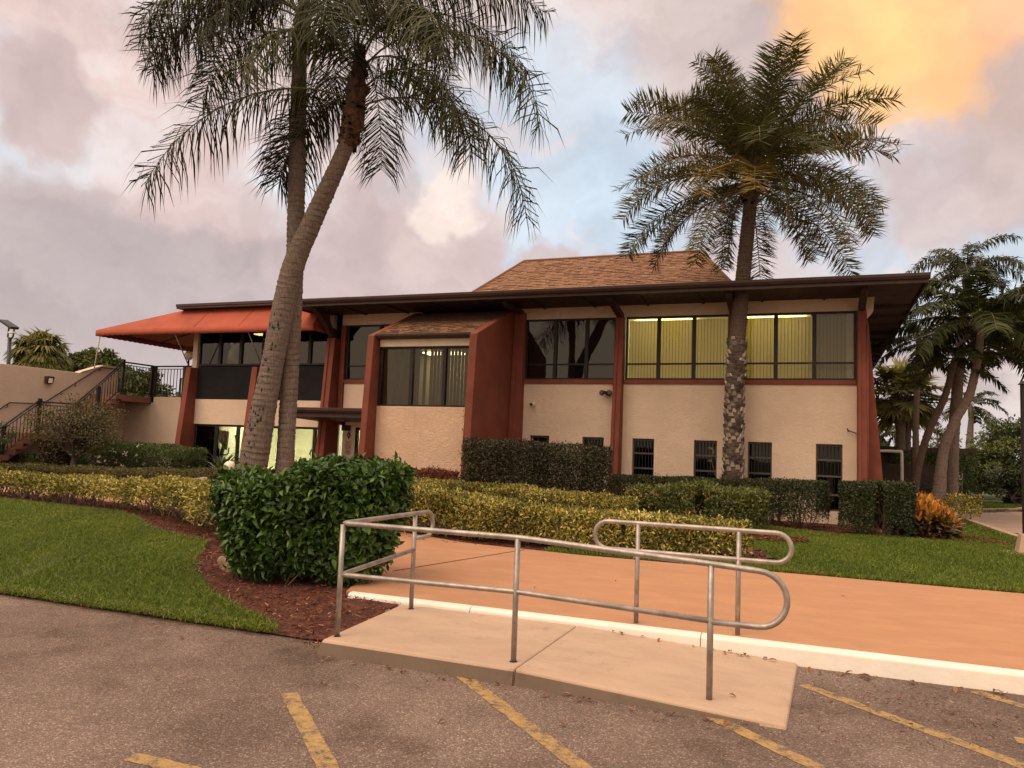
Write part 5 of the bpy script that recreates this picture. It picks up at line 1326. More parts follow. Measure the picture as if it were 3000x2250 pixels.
# trees beyond the terrace
BG = 'trees beyond the terrace'
tree((-69.5, 60, 0.1), 10.5, (2.2, 2.5, 2.3), 8.0, 60, 110, 0.42, M['treelight'], 'bushy green tree above the terrace wall, nearest the awning pole', 121, group=BG)
tree((-73.2, 61, 0.1), 10.5, (2.2, 2.4, 2.0), 8.3, 60, 110, 0.42, M['treelight'], 'taller dark green tree above the terrace wall right of the fan palm', 123, group=BG)
tree((-77.5, 62, 0.1), 9, (3.0, 2.4, 1.8), 7.0, 60, 110, 0.42, M['treelight'], 'low spreading green tree behind the fan palm', 125, group=BG)
tree((-52.0, 49, 0.1), 9, (2.0, 2.0, 1.9), 5.0, 60, 110, 0.32, M['treelight'], 'pale green tree rising behind the walkway railing', 127, group=BG)
tree((-33.8, 35, 0.1), 5, (1.9, 1.2, 1.2), 2.9, 60, 110, 0.17, M['treelight'], 'dark leafy tree seen through the walkway railing', 129, group=BG)
tree((-30.2, 33, 0.1), 5, (1.6, 1.2, 1.1), 2.7, 55, 110, 0.16, M['treelight'], 'leafy tree close behind the walkway beside the clubhouse', 131, group=BG)
# right side trees
tree((9.6, 31.5, 0.15), 8, (4.8, 3.4, 1.7), 6.3, 150, 150, 0.17, M['treeleaf'], 'broad dark shade tree with long low limbs at the right edge', 141, 'shade_tree', limbs=16, tr=0.30, droop=0.1, clump_r=0.30, lean=(-0.6, 0), rise=1.2)
RB = 'green bushes behind the driveway'
tree((9.4, 46, 0.1), 4.4, (2.3, 1.8, 2.1), 2.3, 80, 130, 0.19, M['treelight'], 'large round green tree behind the driveway bend', 143, 'leafy_tree', group=RB, limbs=8)
tree((7.3, 43, 0.1), 3, (1.2, 1.2, 1.3), 1.5, 50, 110, 0.16, M['treelight'], 'lower leafy bush beside the far carport', 145, 'leafy_bush', group=RB, limbs=6)
tree((8.0, 39, 0.1), 2, (1.6, 0.9, 0.75), 0.85, 40, 110, 0.13, M['boxleaf'], 'dark low bush along the driveway behind the lawn', 147, 'leafy_bush', group=RB, limbs=6)
tree((10.3, 40, 0.1), 2.6, (1.8, 0.9, 1.1), 1.2, 46, 110, 0.14, M['treelight'], 'green bush behind the lamp post across the driveway', 149, 'leafy_bush', group=RB, limbs=6)
tree((6.9, 52, 0.1), 4, (0.9, 0.9, 1.5), 2.6, 30, 60, 0.15, M['olive'], 'thin pale sapling rising behind the carport roof', 151, 'leafy_tree', limbs=8)

# ------------------------------------------------------------------ palms
def frond_curve(p0, az, e0, e1, L, k=16, pw=1.3, side=0.0):
    P = [np.array(p0, float)]; T = []
    for i in range(k):
        s = i / (k - 1)
        e = e0 + (e1 - e0) * s ** pw; a = az + side * s
        t = np.array([math.cos(e) * math.cos(a), math.cos(e) * math.sin(a), math.sin(e)]); T.append(t)
        P.append(P[-1] + t * L / (k - 1))
    return np.array(P[:-1]), np.array(T)
class Crown:
    def __init__(s): s.V = []; s.F = []; s.r = []; s.n = 0; s.tb = MB()
    def strip(s, P, D, S, L, Wd, drop, rnd):
        """leaflets as two-piece tapering strips that bend down; all arguments arrays"""
        m = len(P); dn = np.array([0, 0, -1.0])
        L = L[:, None]; Wd = Wd[:, None]; drop = drop[:, None]
        mid = P + D * L * 0.5 + dn * L * drop * 0.22
        d2 = unit(D * (1 - drop * 0.75) + dn * drop)
        tip = mid + d2 * L * 0.5
        V = np.stack([P + S * Wd * 0.32, P - S * Wd * 0.32, mid + S * Wd * 0.5, mid - S * Wd * 0.5, tip], 1).reshape(-1, 3)
        b = s.n + np.arange(m)[:, None] * 5
        s.V.append(V); s.F.append(np.concatenate([b + [[0, 1, 2]], b + [[1, 3, 2]], b + [[2, 3, 4]]], 0)); s.r.append(np.tile(rnd, 3)); s.n += m * 5
    def frond(s, p0, az, e0, e1, L, nl, ll, wd, style, g, pw=1.3, side=0.0, bare=0.16, hue=0.0, rr=0.022, roll=0.0):
        C, T = frond_curve(p0, az, e0, e1, L, 18, pw, side)
        s.tb.tube([tuple(q) for q in C], list(np.linspace(rr, 0.004, len(C))), 5, cap=False)
        u = np.repeat(bare + (1 - bare) * (np.arange(nl) + 0.5) / nl, 2); sgn = np.tile([1.0, -1.0], nl)
        u = np.clip(u + g.normal(size=len(u)) * 0.006, bare, 0.999)
        x = u * (len(C) - 1); i = np.clip(x.astype(int), 0, len(C) - 2); f = (x - i)[:, None]
        P = C[i] * (1 - f) + C[i + 1] * f; t = unit(T[i] * (1 - f) + T[np.minimum(i + 1, len(T) - 1)] * f)
        S0 = unit(np.cross(t, np.array([0, 0, 1.0]) + 1e-4)); U = np.cross(S0, t)
        rl = (roll * u)[:, None]; S0, U = S0 * np.cos(rl) + U * np.sin(rl), U * np.cos(rl) - S0 * np.sin(rl)
        prof = np.sin(np.pi * np.clip(0.14 + 0.72 * (u - bare) / (1 - bare), 0, 1)) ** 0.6
        Ls = ll * prof * g.uniform(0.82, 1.12, len(u))
        if style == 'queen':      # plumose and hanging
            lift = g.normal(size=len(u)) * 0.55; fw = 0.50 + g.normal(size=len(u)) * 0.14
            D = unit(S0 * sgn[:, None] + t * fw[:, None] + U * lift[:, None]); drop = np.clip(0.78 + g.normal(size=len(u)) * 0.2, 0.15, 1.0)
        elif style == 'date':     # stiff, two ranks, V-shaped
            lift = 0.22 + g.normal(size=len(u)) * 0.30; fw = 0.55 + g.normal(size=len(u)) * 0.2
            D = unit(S0 * sgn[:, None] + t * fw[:, None] + U * lift[:, None]); drop = np.clip(0.10 + g.normal(size=len(u)) * 0.08, 0, 0.4)
        else:                     # coconut / royal: flat, drooping tips
            lift = 0.12 + g.normal(size=len(u)) * 0.16; fw = 0.55 + g.normal(size=len(u)) * 0.10
            D = unit(S0 * sgn[:, None] + t * fw[:, None] + U * lift[:, None]); drop = np.clip(0.48 + g.normal(size=len(u)) * 0.15, 0.1, 1.0)
        S = unit(np.cross(D, unit(U + S0 * sgn[:, None] * 0.4 + g.normal(size=P.shape) * 0.25)))
        s.strip(P, D, S, Ls, np.full(len(u), wd) * g.uniform(0.8, 1.2, len(u)), drop, np.clip(g.random(len(u)) * 0.55 + hue, 0, 1))
    def fan(s, p0, az, e0, L, fr, nseg, g, hue=0.0, droop=0.35):
        """fan leaf: petiole and a pleated disc of narrow segments"""
        d = np.array([math.cos(e0) * math.cos(az), math.cos(e0) * math.sin(az), math.sin(e0)])
        p1 = np.array(p0) + d * L * 0.55; d2 = unit(d + np.array([0, 0, -0.35])); h = p1 + d2 * L * 0.45
        s.tb.tube([tuple(p0), tuple(p1), tuple(h)], [0.02, 0.015, 0.012], 5, cap=False)
        S0 = unit(np.cross(d2, np.array([0, 0, 1.0]))); U = np.cross(S0, d2)
        th = np.linspace(-2.1, 2.1, nseg) + g.normal(size=nseg) * 0.03
        D = unit(d2[None] * np.cos(th)[:, None] + S0[None] * np.sin(th)[:, None] + U[None] * (0.18 + 0.12 * np.abs(np.sin(th)))[:, None])
        Ls = fr * (0.72 + 0.28 * np.cos(th * 0.6)) * g.uniform(0.85, 1.1, nseg)
        S = unit(np.cross(D, U[None] + g.normal(size=D.shape) * 0.2))
        s.strip(np.repeat(h[None], nseg, 0), D, S, Ls, np.full(nseg, fr * 0.125), np.clip(droop + g.normal(size=nseg) * 0.12, 0, 1), np.clip(g.random(nseg) * 0.5 + hue, 0, 1))
    def build(s, m, root, name='crown'):
        o = np_mesh(name, np.concatenate(s.V), np.concatenate(s.F), m, root, rnd=np.concatenate(s.r))
        s.tb.build('leaf_stalks', M['rachis'], root, smooth=True)
        return o
def trunk(path, radii, m, root, n=18, seg=10, wob=0.012, seed=1, name='trunk', ringamp=0.0, ringp=0.11):
    g = np.random.default_rng(seed)
    P = smooth_path(path, seg); k = len(P)
    rad = np.interp(np.linspace(0, 1, k), np.linspace(0, 1, len(radii)), radii)
    if ringamp:          # proud leaf-scar rings
        dist = np.concatenate([[0], np.cumsum([(P[i + 1] - P[i]).length for i in range(k - 1)])])
        K = int(dist[-1] / (ringp / 4)); dd = np.linspace(0, dist[-1], K)
        PX = np.array([[p.x, p.y, p.z] for p in P]); PX = np.stack([np.interp(dd, dist, PX[:, j]) for j in range(3)], 1)
        rad = np.interp(dd, dist, rad) * (1 + ringamp * np.array([(1.0, 0.25, 0.0, 0.35)[i % 4] for i in range(K)]) + g.normal(size=K) * ringamp * 0.25)
        P = [Vector(q) for q in PX]
    b = MB().tube(P, list(rad), n)
    V = np.array(b.v); V += g.normal(size=V.shape) * wob * 0.4
    b.v = [tuple(q) for q in V]
    return b.build(name, m, root, smooth=True)
RIGHT = R(21.5)           # azimuth along the picture's right
def az(deg): return RIGHT + R(deg)
# --- the two queen palms
g_ = np.random.default_rng(201)
qa = thing('queen_palm', 'tall straight queen palm, the left trunk of the crossing pair', 'palm tree', (-9.50, 12.45, 0.15))
trunk([(-9.50, 12.45, 0.0), (-9.49, 12.4, 1.5), (-9.47, 12.35, 4.3), (-9.52, 12.3, 6.4), (-9.57, 12.25, 8.4), (-9.58, 12.2, 9.5)], [0.25, 0.165, 0.16, 0.165, 0.15, 0.135], M['palmbark'], qa, seed=3, ringamp=0.03)
trunk([(-9.58, 12.2, 9.4), (-9.57, 12.2, 9.9), (-9.56, 12.2, 10.7)], [0.15, 0.16, 0.07], M['sheath'], qa, seed=4, name='sheath', wob=0.05)
ca = Crown(); pa = (-9.57, 12.2, 10.15)
for a_, e0, e1, L in ((178, 46, -84, 4.0), (186, 24, -82, 3.5), (172, 62, -80, 4.5), (205, 40, -80, 3.6), (240, 48, -80, 3.8), (275, 42, -82, 3.4), (310, 46, -80, 3.6), (350, 45, -78, 3.8), (30, 55, -70, 4), (90, 55, -70, 4), (140, 50, -74, 4), (225, 8, -85, 2.8), (320, 5, -85, 2.6), (300, 80, 20, 3.4), (120, 80, 10, 3.4)):
    ca.frond(np.array(pa) + g_.normal(size=3) * 0.06, az(a_), R(e0), R(e1), L, 106, 1.06, 0.025, 'queen', g_, pw=0.95, hue=g_.uniform(0.05, 0.4))
ca.build(M['queen'], qa)
qb = thing('queen_palm', 'leaning curved queen palm whose trunk crosses in front of the straight one', 'palm tree', (-10.0, 12.0, 0.15))
trunk([(-10.12, 12.0, 0.0), (-9.92, 12.0, 1.2), (-9.62, 12.0, 3.1), (-9.30, 12.0, 4.9), (-8.88, 12.0, 5.9), (-8.40, 12.0, 6.9), (-8.20, 12.0, 7.35)], [0.34, 0.27, 0.205, 0.205, 0.18, 0.15, 0.14], M['palmbark'], qb, seed=5, ringamp=0.035)
trunk([(-8.22, 12.0, 7.28), (-8.12, 12.0, 7.6), (-8.10, 12.0, 8.0), (-8.06, 12.0, 8.5), (-8.02, 12.0, 9.2)], [0.16, 0.20, 0.19, 0.15, 0.06], M['sheath'], qb, seed=6, name='sheath', wob=0.09)
cb = Crown(); pb = np.array((-8.07, 12.0, 8.35))
for a_, e0, e1, L, dz_ in ((6, 32, -88, 4.5, -0.35), (-6, 58, -88, 4.7, 0.30), (181, 22, -70, 4.6, -0.25), (14, 78, -30, 4.6, 0.6), (172, 60, -76, 4.0, 0.5), (232, 44, -86, 3.2, 0.2), (268, 60, -86, 3.4, 0.5), (312, 62, -85, 3.6, 0.4), (335, 40, -86, 2.9, 0.1), (45, 55, -80, 3.8, 0.4), (90, 52, -80, 3.8, 0.3), (135, 45, -82, 3.4, 0.1), (152, 12, -84, 2.6, -0.15), (272, 80, 10, 3.2, 0.7), (20, 72, -55, 4.2, 0.6), (338, 80, -50, 4.2, 0.7)):
    cb.frond(pb + np.array([0, 0, dz_]) + g_.normal(size=3) * 0.05, az(a_), R(e0), R(e1), L, 110, 1.10, 0.025, 'queen', g_, pw=0.85, hue=g_.uniform(0.05, 0.4))
cb.build(M['queen'], qb)
# woodpecker holes on the old trunks
hb = MB()
for k in range(95):
    zz = random.uniform(1.2, 4.1); c = np.interp(zz, [0, 1.2, 3.1, 4.9], [-10.12, -9.92, -9.62, -9.30]); rr_ = np.interp(zz, [0, 1.2, 3.1, 4.9], [0.34, 0.27, 0.205, 0.205])
    if random.random() < 0.35 and zz > 2.4: continue
    a = random.uniform(-2.5, -0.9)
    px_, py_ = c + rr_ * 0.985 * math.cos(a), 12.0 + rr_ * 0.985 * math.sin(a)
    hb.ball((px_, py_, zz), random.uniform(0.013, 0.027), 8, 6, (0.8, 0.8, random.uniform(1.1, 2.0)))
tag(hb.build('peck_holes', M['black'], qb, smooth=True), kind='stuff')
# --- date palm in front of the building
g_ = np.random.default_rng(207)
dp = thing('date_palm', 'large date palm with feathery crown and knobbly trunk in front of the lit windows', 'palm tree', (-1.95, 20.55, 0.15))
trunk([(-1.97, 20.55, 0.0), (-1.96, 20.55, 2.9), (-1.90, 20.55, 4.8), (-1.77, 20.55, 6.5), (-1.63, 20.55, 8.2), (-1.58, 20.55, 8.75)], [0.25, 0.22, 0.205, 0.185, 0.165, 0.20], M['palmbark_dark'], dp, seed=8, ringamp=0.05, ringp=0.085)
# old leaf bases: chips in spirals round the lower trunk
bb_ = MB(); rn = []
ang = 0.0; zz = 0.35
while zz < 4.75:
    ang += R(137.5); zz += 0.0125
    if zz > 3.5 and random.random() < (zz - 3.5) * 0.45: continue
    if zz < 1.1 and random.random() < 0.3: continue
    cx = np.interp(zz, [0, 2.9, 4.8], [-1.97, -1.96, -1.90]); rr_ = np.interp(zz, [0, 2.9, 4.8], [0.24, 0.213, 0.198])
    ca_, sa_ = math.cos(ang), math.sin(ang)
    o = Vector((ca_, sa_, 0)); tn = Vector((-sa_, ca_, 0)); c = Vector((cx, 20.55, zz))
    wd_ = random.uniform(0.045, 0.072); hgt = random.uniform(0.07, 0.12); th = random.uniform(0.035, 0.085)
    q = [c + o * (rr_ - 0.02) - tn * wd_, c + o * (rr_ - 0.02) + tn * wd_, c + o * (rr_ + th * 0.5) + tn * wd_ * 0.95, c + o * (rr_ + th * 0.5) - tn * wd_ * 0.95]
    up_ = Vector((0, 0, hgt)) + tn * random.uniform(-0.012, 0.012)
    q2 = [c + o * (rr_ - 0.01) - tn * wd_ * 0.6 + up_, c + o * (rr_ - 0.01) + tn * wd_ * 0.6 + up_, c + o * (rr_ + th) + tn * wd_ * 0.55 + up_, c + o * (rr_ + th) - tn * wd_ * 0.55 + up_]
    bb_.hexa([tuple(p) for p in q], [tuple(p) for p in q2]); v = random.random(); rn += [v, min(1, v + 0.25), v * 0.4, v, v * 0.8, v]
tag(bb_.build('leaf_bases', M['boot'], dp, rnd=rn), kind='stuff')
cd = Crown(); pd = np.array((-1.58, 20.55, 8.85))
k = 0
for ring_, (cnt, e0, e1, L, dz_) in enumerate(((11, -10, -72, 3.5, -0.12), (15, 8, -62, 3.85, 0.0), (15, 24, -46, 3.85, 0.15), (12, 40, -22, 3.7, 0.3), (9, 54, 4, 3.5, 0.4), (7, 66, 30, 3.2, 0.45), (5, 78, 52, 3.0, 0.5))):
    for j in range(cnt):
        a_ = 360 * (j + 0.5 * (ring_ % 2)) / cnt + g_.normal() * 8
        cd.frond(pd + np.array([0, 0, dz_]) + g_.normal(size=3) * 0.05, az(a_), R(e0 + g_.normal() * 5), R(e1 + g_.normal() * 9), L * g_.uniform(0.88, 1.08), 108, 0.62, 0.027, 'date', g_, pw=1.25, side=g_.normal() * 0.2,
                 hue=(0.45 if ring_ <= 2 and g_.random() < 0.35 else g_.uniform(0.0, 0.3)), bare=0.13, rr=0.028, roll=g_.normal() * 0.8)
cd.build(M['date'], dp)
trunk([(-1.62, 20.55, 8.3), (-1.58, 20.55, 8.9), (-1.57, 20.55, 9.5)], [0.18, 0.25, 0.10], M['sheath'], dp, seed=9, name='crown_base', wob=0.09)
# small creeper with leaves at the foot of the trunk
cr_ = thing('creeper', 'thin leafy creeper sprouting from the date palm trunk', 'plant', (-2.2, 20.3, 0.6))
MB().tube(smooth_path([(-1.98, 20.30, 0.9), (-2.3, 20.2, 1.15), (-2.45, 20.2, 1.6), (-2.42, 20.2, 1.9)]), 0.008, 5).tube(smooth_path([(-1.95, 20.30, 0.9), (-1.7, 20.2, 1.2), (-1.66, 20.2, 1.7)]), 0.008, 5).build('stem', M['twig'], cr_, smooth=True)
Pq = np.array([(-2.42, 20.2, 1.78), (-2.44, 20.2, 1.6), (-2.36, 20.2, 1.3), (-2.2, 20.2, 1.1), (-1.7, 20.2, 1.25), (-1.66, 20.2, 1.65), (-1.72, 20.18, 1.05), (-1.85, 20.18, 0.98), (-2.4, 20.2, 1.9)])
leaves('leaf_sprays', Pq, rng.normal(size=Pq.shape) + [0, -0.3, 0.1], np.tile([0, -1, 0.4], (len(Pq), 1)), 0.17, 0.075, M['olive'], cr_, big=True)
# vine on the bay wall edge
cr_ = thing('creeper', 'sparse creeper with tiny leaves climbing the right edge of the peach bay wall', 'plant', (-8.66, 18.98, 0.3))
vz = np.linspace(1.0, 2.95, 26); vp_ = np.stack([-8.72 - 0.05 * np.sin(vz * 5) - 0.04 * rng.random(26), np.full(26, 18.975), vz], 1)
MB().tube([tuple(q) for q in vp_], 0.004, 4).build('stem', M['twig'], cr_)
vq = np.repeat(vp_, 3, 0) + rng.normal(size=(78, 3)) * [0.07, 0.006, 0.03]
leaves('leaf_sprays', vq, rng.normal(size=(78, 3)) * [1, 0.2, 1], np.tile([0, -1, 0.2], (78, 1)), 0.05, 0.028, M['boxleaf'], cr_)
# --- right-hand palms
def feather_palm(label, path, radii, nf, L, ll, style, m, seed, bark='palmbark', e_hi=70, e_lo=-10, droop=-75, wd=0.04, name='feather_palm', group=None, nl=56, shaft=None, hue=0.0, only=None):
    g = np.random.default_rng(seed)
    root = thing(name, label, 'palm tree', (path[0][0], path[0][1], 0.15), group)
    trunk(path, radii, M[bark], root, seed=seed, n=12, seg=8, ringamp=0.02, ringp=0.16)
    top = np.array(path[-1], float)
    if shaft: trunk([tuple(top), tuple(top + [0, 0, shaft * 0.5]), tuple(top + [0, 0, shaft])], [radii[-1] * 1.1, radii[-1] * 1.2, radii[-1] * 0.4], M['sheath' if shaft < 0.7 else 'rachis'], root, seed=seed + 1, name='crownshaft', n=10); top = top + [0, 0, shaft * 0.9]
    c = Crown()
    for k in range(nf):
        f = (k + 0.5) / nf
        a_ = k * 137.5 + g.normal() * 8
        e0 = e_lo + (e_hi - e_lo) * f + g.normal() * 5
        c.frond(top + g.normal(size=3) * 0.04, az(a_), R(e0), R(droop + 40 * f + g.normal() * 6), L * g.uniform(0.85, 1.1), nl, ll, wd, style, g, pw=1.1, hue=hue + g.uniform(0, 0.35), side=g.normal() * 0.15)
    c.build(m, root)
    return root
RP = 'palms at the right end of the clubhouse'
feather_palm('slim palm with drooping dark fronds, the thinnest upright trunk by the corner', [(3.19, 30, 0), (3.18, 30, 2.8), (3.22, 30, 4.0), (3.30, 30, 6.0)], [0.12, 0.10, 0.10, 0.09], 14, 1.7, 0.42, 'coco', M['royal'], 301, group=RP, e_lo=-15, droop=-66, wd=0.05)
feather_palm('leaning palm whose trunk slants to the right from the dark fence', [(2.78, 27, 0), (2.86, 27, 1.2), (3.02, 27, 2.05), (3.28, 27, 2.9), (3.66, 27, 3.8), (3.95, 27, 5.0)], [0.13, 0.12, 0.11, 0.11, 0.10, 0.09], 14, 1.8, 0.46, 'coco', M['royal'], 303, 'palmbark_dark', group=RP, e_lo=-15, droop=-66, wd=0.05)
feather_palm('thick leaning palm with a big ragged dark crown beside the driveway', [(3.22, 26, 0), (3.34, 26, 0.8), (3.48, 26, 2.1), (3.78, 26, 3.0), (4.18, 26, 3.85), (4.42, 26, 5.1), (4.48, 26, 5.9)], [0.23, 0.20, 0.14, 0.13, 0.12, 0.10, 0.09], 23, 2.7, 0.70, 'coco', M['royal'], 305, group=RP, e_lo=-12, e_hi=80, droop=-64, nl=72, wd=0.055)
feather_palm('tallest feathery palm rising above the cluster at the eave corner', [(3.93, 28, 0), (4.02, 28, 2.4), (4.12, 28, 3.7), (4.25, 28, 5.5), (4.45, 28, 7.4)], [0.20, 0.17, 0.17, 0.14, 0.12], 19, 2.0, 0.42, 'queen', M['queen'], 307, group=RP, e_lo=-5, e_hi=80, shaft=0.5, wd=0.032)
feather_palm('small distant royal palm seen beyond the carport', [(9.65, 60, 0), (9.6, 60, 2.8), (9.63, 60, 3.9), (9.7, 60, 4.9)], [0.26, 0.26, 0.20, 0.16], 12, 2.5, 0.62, 'coco', M['queen'], 311, e_lo=-30, shaft=0.9, wd=0.09, nl=34)
feather_palm('tiny far palm above the carport roof, left of the sabal palms', [(5.0, 75, 0), (5.0, 75, 4.2)], [0.2, 0.16], 12, 2.0, 0.6, 'coco', M['queen'], 313, e_lo=-40, wd=0.10, nl=26, name='far_palm')
feather_palm('tiny far palm peeking beside the sabal trunks', [(6.5, 75, 0), (6.5, 75, 4.2)], [0.2, 0.16], 12, 1.9, 0.6, 'coco', M['queen'], 315, e_lo=-40, wd=0.10, nl=26, name='far_palm')
def fan_palm(label, path, radii, nf, L, fr, seed, m, name='fan_palm', group=None, bark='palmbark', e_lo=-50, e_hi=75, nseg=26, boots=0.0, droop=0.35, skirt=0):
    g = np.random.default_rng(seed)
    root = thing(name, label, 'palm tree', (path[0][0], path[0][1], 0.15), group)
    trunk(path, radii, M[bark], root, seed=seed, n=12, seg=8, ringamp=0.03, ringp=0.16)
    top = np.array(path[-1], float)
    if boots:
        b = MB(); rn = []
        for k in range(90):
            a = g.random() * 6.283; z = top[2] - boots * g.random(); r0 = radii[-1] * (1.05 + 0.5 * (1 - (top[2] - z) / boots))
            o = Vector((math.cos(a), math.sin(a), 0)); tn = Vector((-math.sin(a), math.cos(a), 0)); c = Vector((top[0], top[1], z))
            b.add([c + o * r0 * 0.8 - tn * 0.05, c + o * r0 * 0.8 + tn * 0.05, c + o * (r0 * 1.3) + tn * 0.02 + Vector((0, 0, 0.28)), c + o * (r0 * 1.3) - tn * 0.02 + Vector((0, 0, 0.28))], [(0, 1, 2, 3)]); rn.append(g.random() * 0.5)
        tag(b.build('boots', M['boot'], root, rnd=rn), kind='stuff')
    c = Crown()
    for k in range(nf):
        f = (k + 0.5) / nf
        c.fan(top + g.normal(size=3) * 0.05 + [0, 0, 0.1], az(k * 137.5 + g.normal() * 9), R(e_lo + (e_hi - e_lo) * f + g.normal() * 6), L * g.uniform(0.85, 1.15), fr * g.uniform(0.85, 1.1), nseg, g, hue=g.uniform(0, 0.4) + (0.1 if f < 0.25 else 0), droop=droop)
    c.build(m, root)
    return root
fan_palm('sabal palm with a full fan-leaved crown behind the building corner', [(3.07, 34, 0), (3.08, 34, 2.2), (3.07, 34, 3.3), (3.06, 34, 4.35)], [0.17, 0.16, 0.18, 0.22], 46, 0.95, 0.85, 321, M['fan'], 'sabal_palm', boots=1.1)
fan_palm('second sabal palm close beside the first, half hidden by the slim palm trunk', [(3.42, 35.2, 0), (3.40, 35.2, 2.0), (3.42, 35.2, 3.3), (3.48, 35.2, 4.05)], [0.16, 0.15, 0.16, 0.20], 38, 0.95, 0.82, 323, M['fan'], 'sabal_palm', boots=0.9)
fan_palm('bushy fan palm standing behind the terrace wall beside the flood mast', [(-44.75, 34, 0), (-44.78, 34, 4.0), (-44.8, 34, 6.3)], [0.34, 0.34, 0.36], 64, 1.05, 1.15, 325, M['fan'], 'cabbage_palm', droop=0.6, e_lo=-28, boots=0.9, nseg=34)

# ------------------------------------------------------------------ grass, mulch, fallen leaves
def blades(name, poly, dens, hgt, wd, seed, cut=(), hfun=gz, zoff=0.0, label=None, bend=0.6):
    g = np.random.default_rng(seed)
    xs = [p[0] for p in poly]; ys = [p[1] for p in poly]
    A = (max(xs) - min(xs)) * (max(ys) - min(ys)); n = int(A * dens)
    x = g.uniform(min(xs), max(xs), n); y = g.uniform(min(ys), max(ys), n)
    keep = in_poly(x, y, poly)
    for c in cut: keep &= ~in_poly(x, y, c)
    # only what the view can see: inside a wide cone ahead of the viewer
    xr = 0.931 * x + 0.363 * y; yd = -0.3645 * x + 0.9276 * y
    keep &= (np.abs(xr) < 0.80 * yd + 1.5)
    x, y = x[keep], y[keep]; n = len(x)
    a = g.random(n) * 2 * np.pi; h = hgt * g.uniform(0.5, 1.25, n)
    ln = g.normal(size=(n, 2)) * bend * h[:, None]
    w_ = wd * g.uniform(0.7, 1.3, n)
    z = hfun(x, y) + zoff
    s = np.stack([np.cos(a) * w_ / 2, np.sin(a) * w_ / 2, np.zeros(n)], 1)
    B = np.stack([x, y, z], 1)
    mid = B + np.stack([ln[:, 0] * 0.35, ln[:, 1] * 0.35, h * 0.6], 1)
    tip = B + np.stack([ln[:, 0], ln[:, 1], h * g.uniform(0.75, 1.0, n)], 1)
    V = np.stack([B - s, B + s, mid + s * 0.8, mid - s * 0.8, tip], 1).reshape(-1, 3)
    b = np.arange(n)[:, None] * 5
    F = np.concatenate([b + [[0, 1, 2]], b + [[0, 2, 3]], b + [[3, 2, 4]]], 0)
    pat = sum(lump(B_ * k_, 1.0, 500 + int(k_ * 10), 0.16) for k_ in (0.8, 2.1, 5.0)) if (B_ := np.stack([x, y, 0 * x], 1)) is not None else 0
    rn = np.clip(g.random(n) * 0.72 + 0.12 + pat, 0, 1)
    o = np_mesh(name, V, F, M['grass'], None, rnd=np.tile(rn, 3))
    return tag(o, label, 'grass', kind='stuff')
NEAR = [(-12, 5.93), (-4.50, 5.90), (-4.6, 6.02), (-5.35, 6.36), (-6.15, 6.78), (-6.95, 7.4), (-7.75, 8.3), (-8.35, 9.1), (-8.75, 9.55), (-9.3, 9.72), (-10.2, 10.1), (-10.75, 10.4), (-12, 11.3)]
FARL = [(-12, 5.93), (-12, 11.3), (-12.5, 11.65), (-13.3, 12.2), (-13.9, 12.25), (-15.3, 12.4), (-18, 12.75), (-26, 13.1), (-26, 5.93)]
RUT_C = [(-8.48, 6.17), (-8.70, 6.72), (-8.86, 7.23), (-8.87, 7.70), (-8.94, 8.15), (-9.08, 8.68), (-9.20, 9.40)]
RUT = [(x - 0.06, y) for x, y in RUT_C] + [(x + 0.06, y + 0.02) for x, y in RUT_C[::-1]]
blades('grass', NEAR, 3400, 0.052, 0.0075, 401, cut=[RUT], label='short mown grass of the lawn nearest the parking lot', bend=0.7)
blades('grass', FARL, 1500, 0.052, 0.011, 402, label='mown grass of the lawn stretching left to the golden hedge', bend=0.7)
R1 = [(-4.0, 11.80), (12, 11.80), (12, 14.5), (7, 14.6), (5.4, 16.0), (4.6, 18.5), (4.3, 20.9), (2.9, 20.6), (1.9, 19.0), (0.4, 18.35), (-1.0, 19.2), (-2.4, 18.9), (-2.6, 17.0), (-1.0, 14.6), (-0.5, 12.9), (-1.2, 12.45), (-4.0, 12.3)]
flat = lambda x, y: np.full(np.shape(x), 0.154)
blades('grass', R1, 1500, 0.055, 0.011, 403, hfun=flat, label='mown grass of the lawn between terracotta path and clubhouse', bend=0.6)
blades('grass', [(2.6, 20.8), (4.2, 20.9), (4.0, 28), (4.3, 29.6), (5.2, 31.5), (6.9, 34), (12, 36.2), (12, 40), (4.5, 40), (3.2, 30), (2.2, 24)], 420, 0.055, 0.02, 404, hfun=flat, label='far strip of grass beyond the driveway', bend=0.6)
blades('grass', [(-8.4, 5.95), (-4.6, 5.92), (-5.35, 6.36), (-6.15, 6.78), (-6.95, 7.4), (-7.75, 8.3), (-8.35, 9.1), (-8.9, 9.4), (-9.0, 8.6), (-8.82, 7.7), (-8.80, 7.2), (-8.6, 6.6)], 900, 0.080, 0.0085, 405, label='longer loose grass between the rut and the mulch bed', bend=1.0)
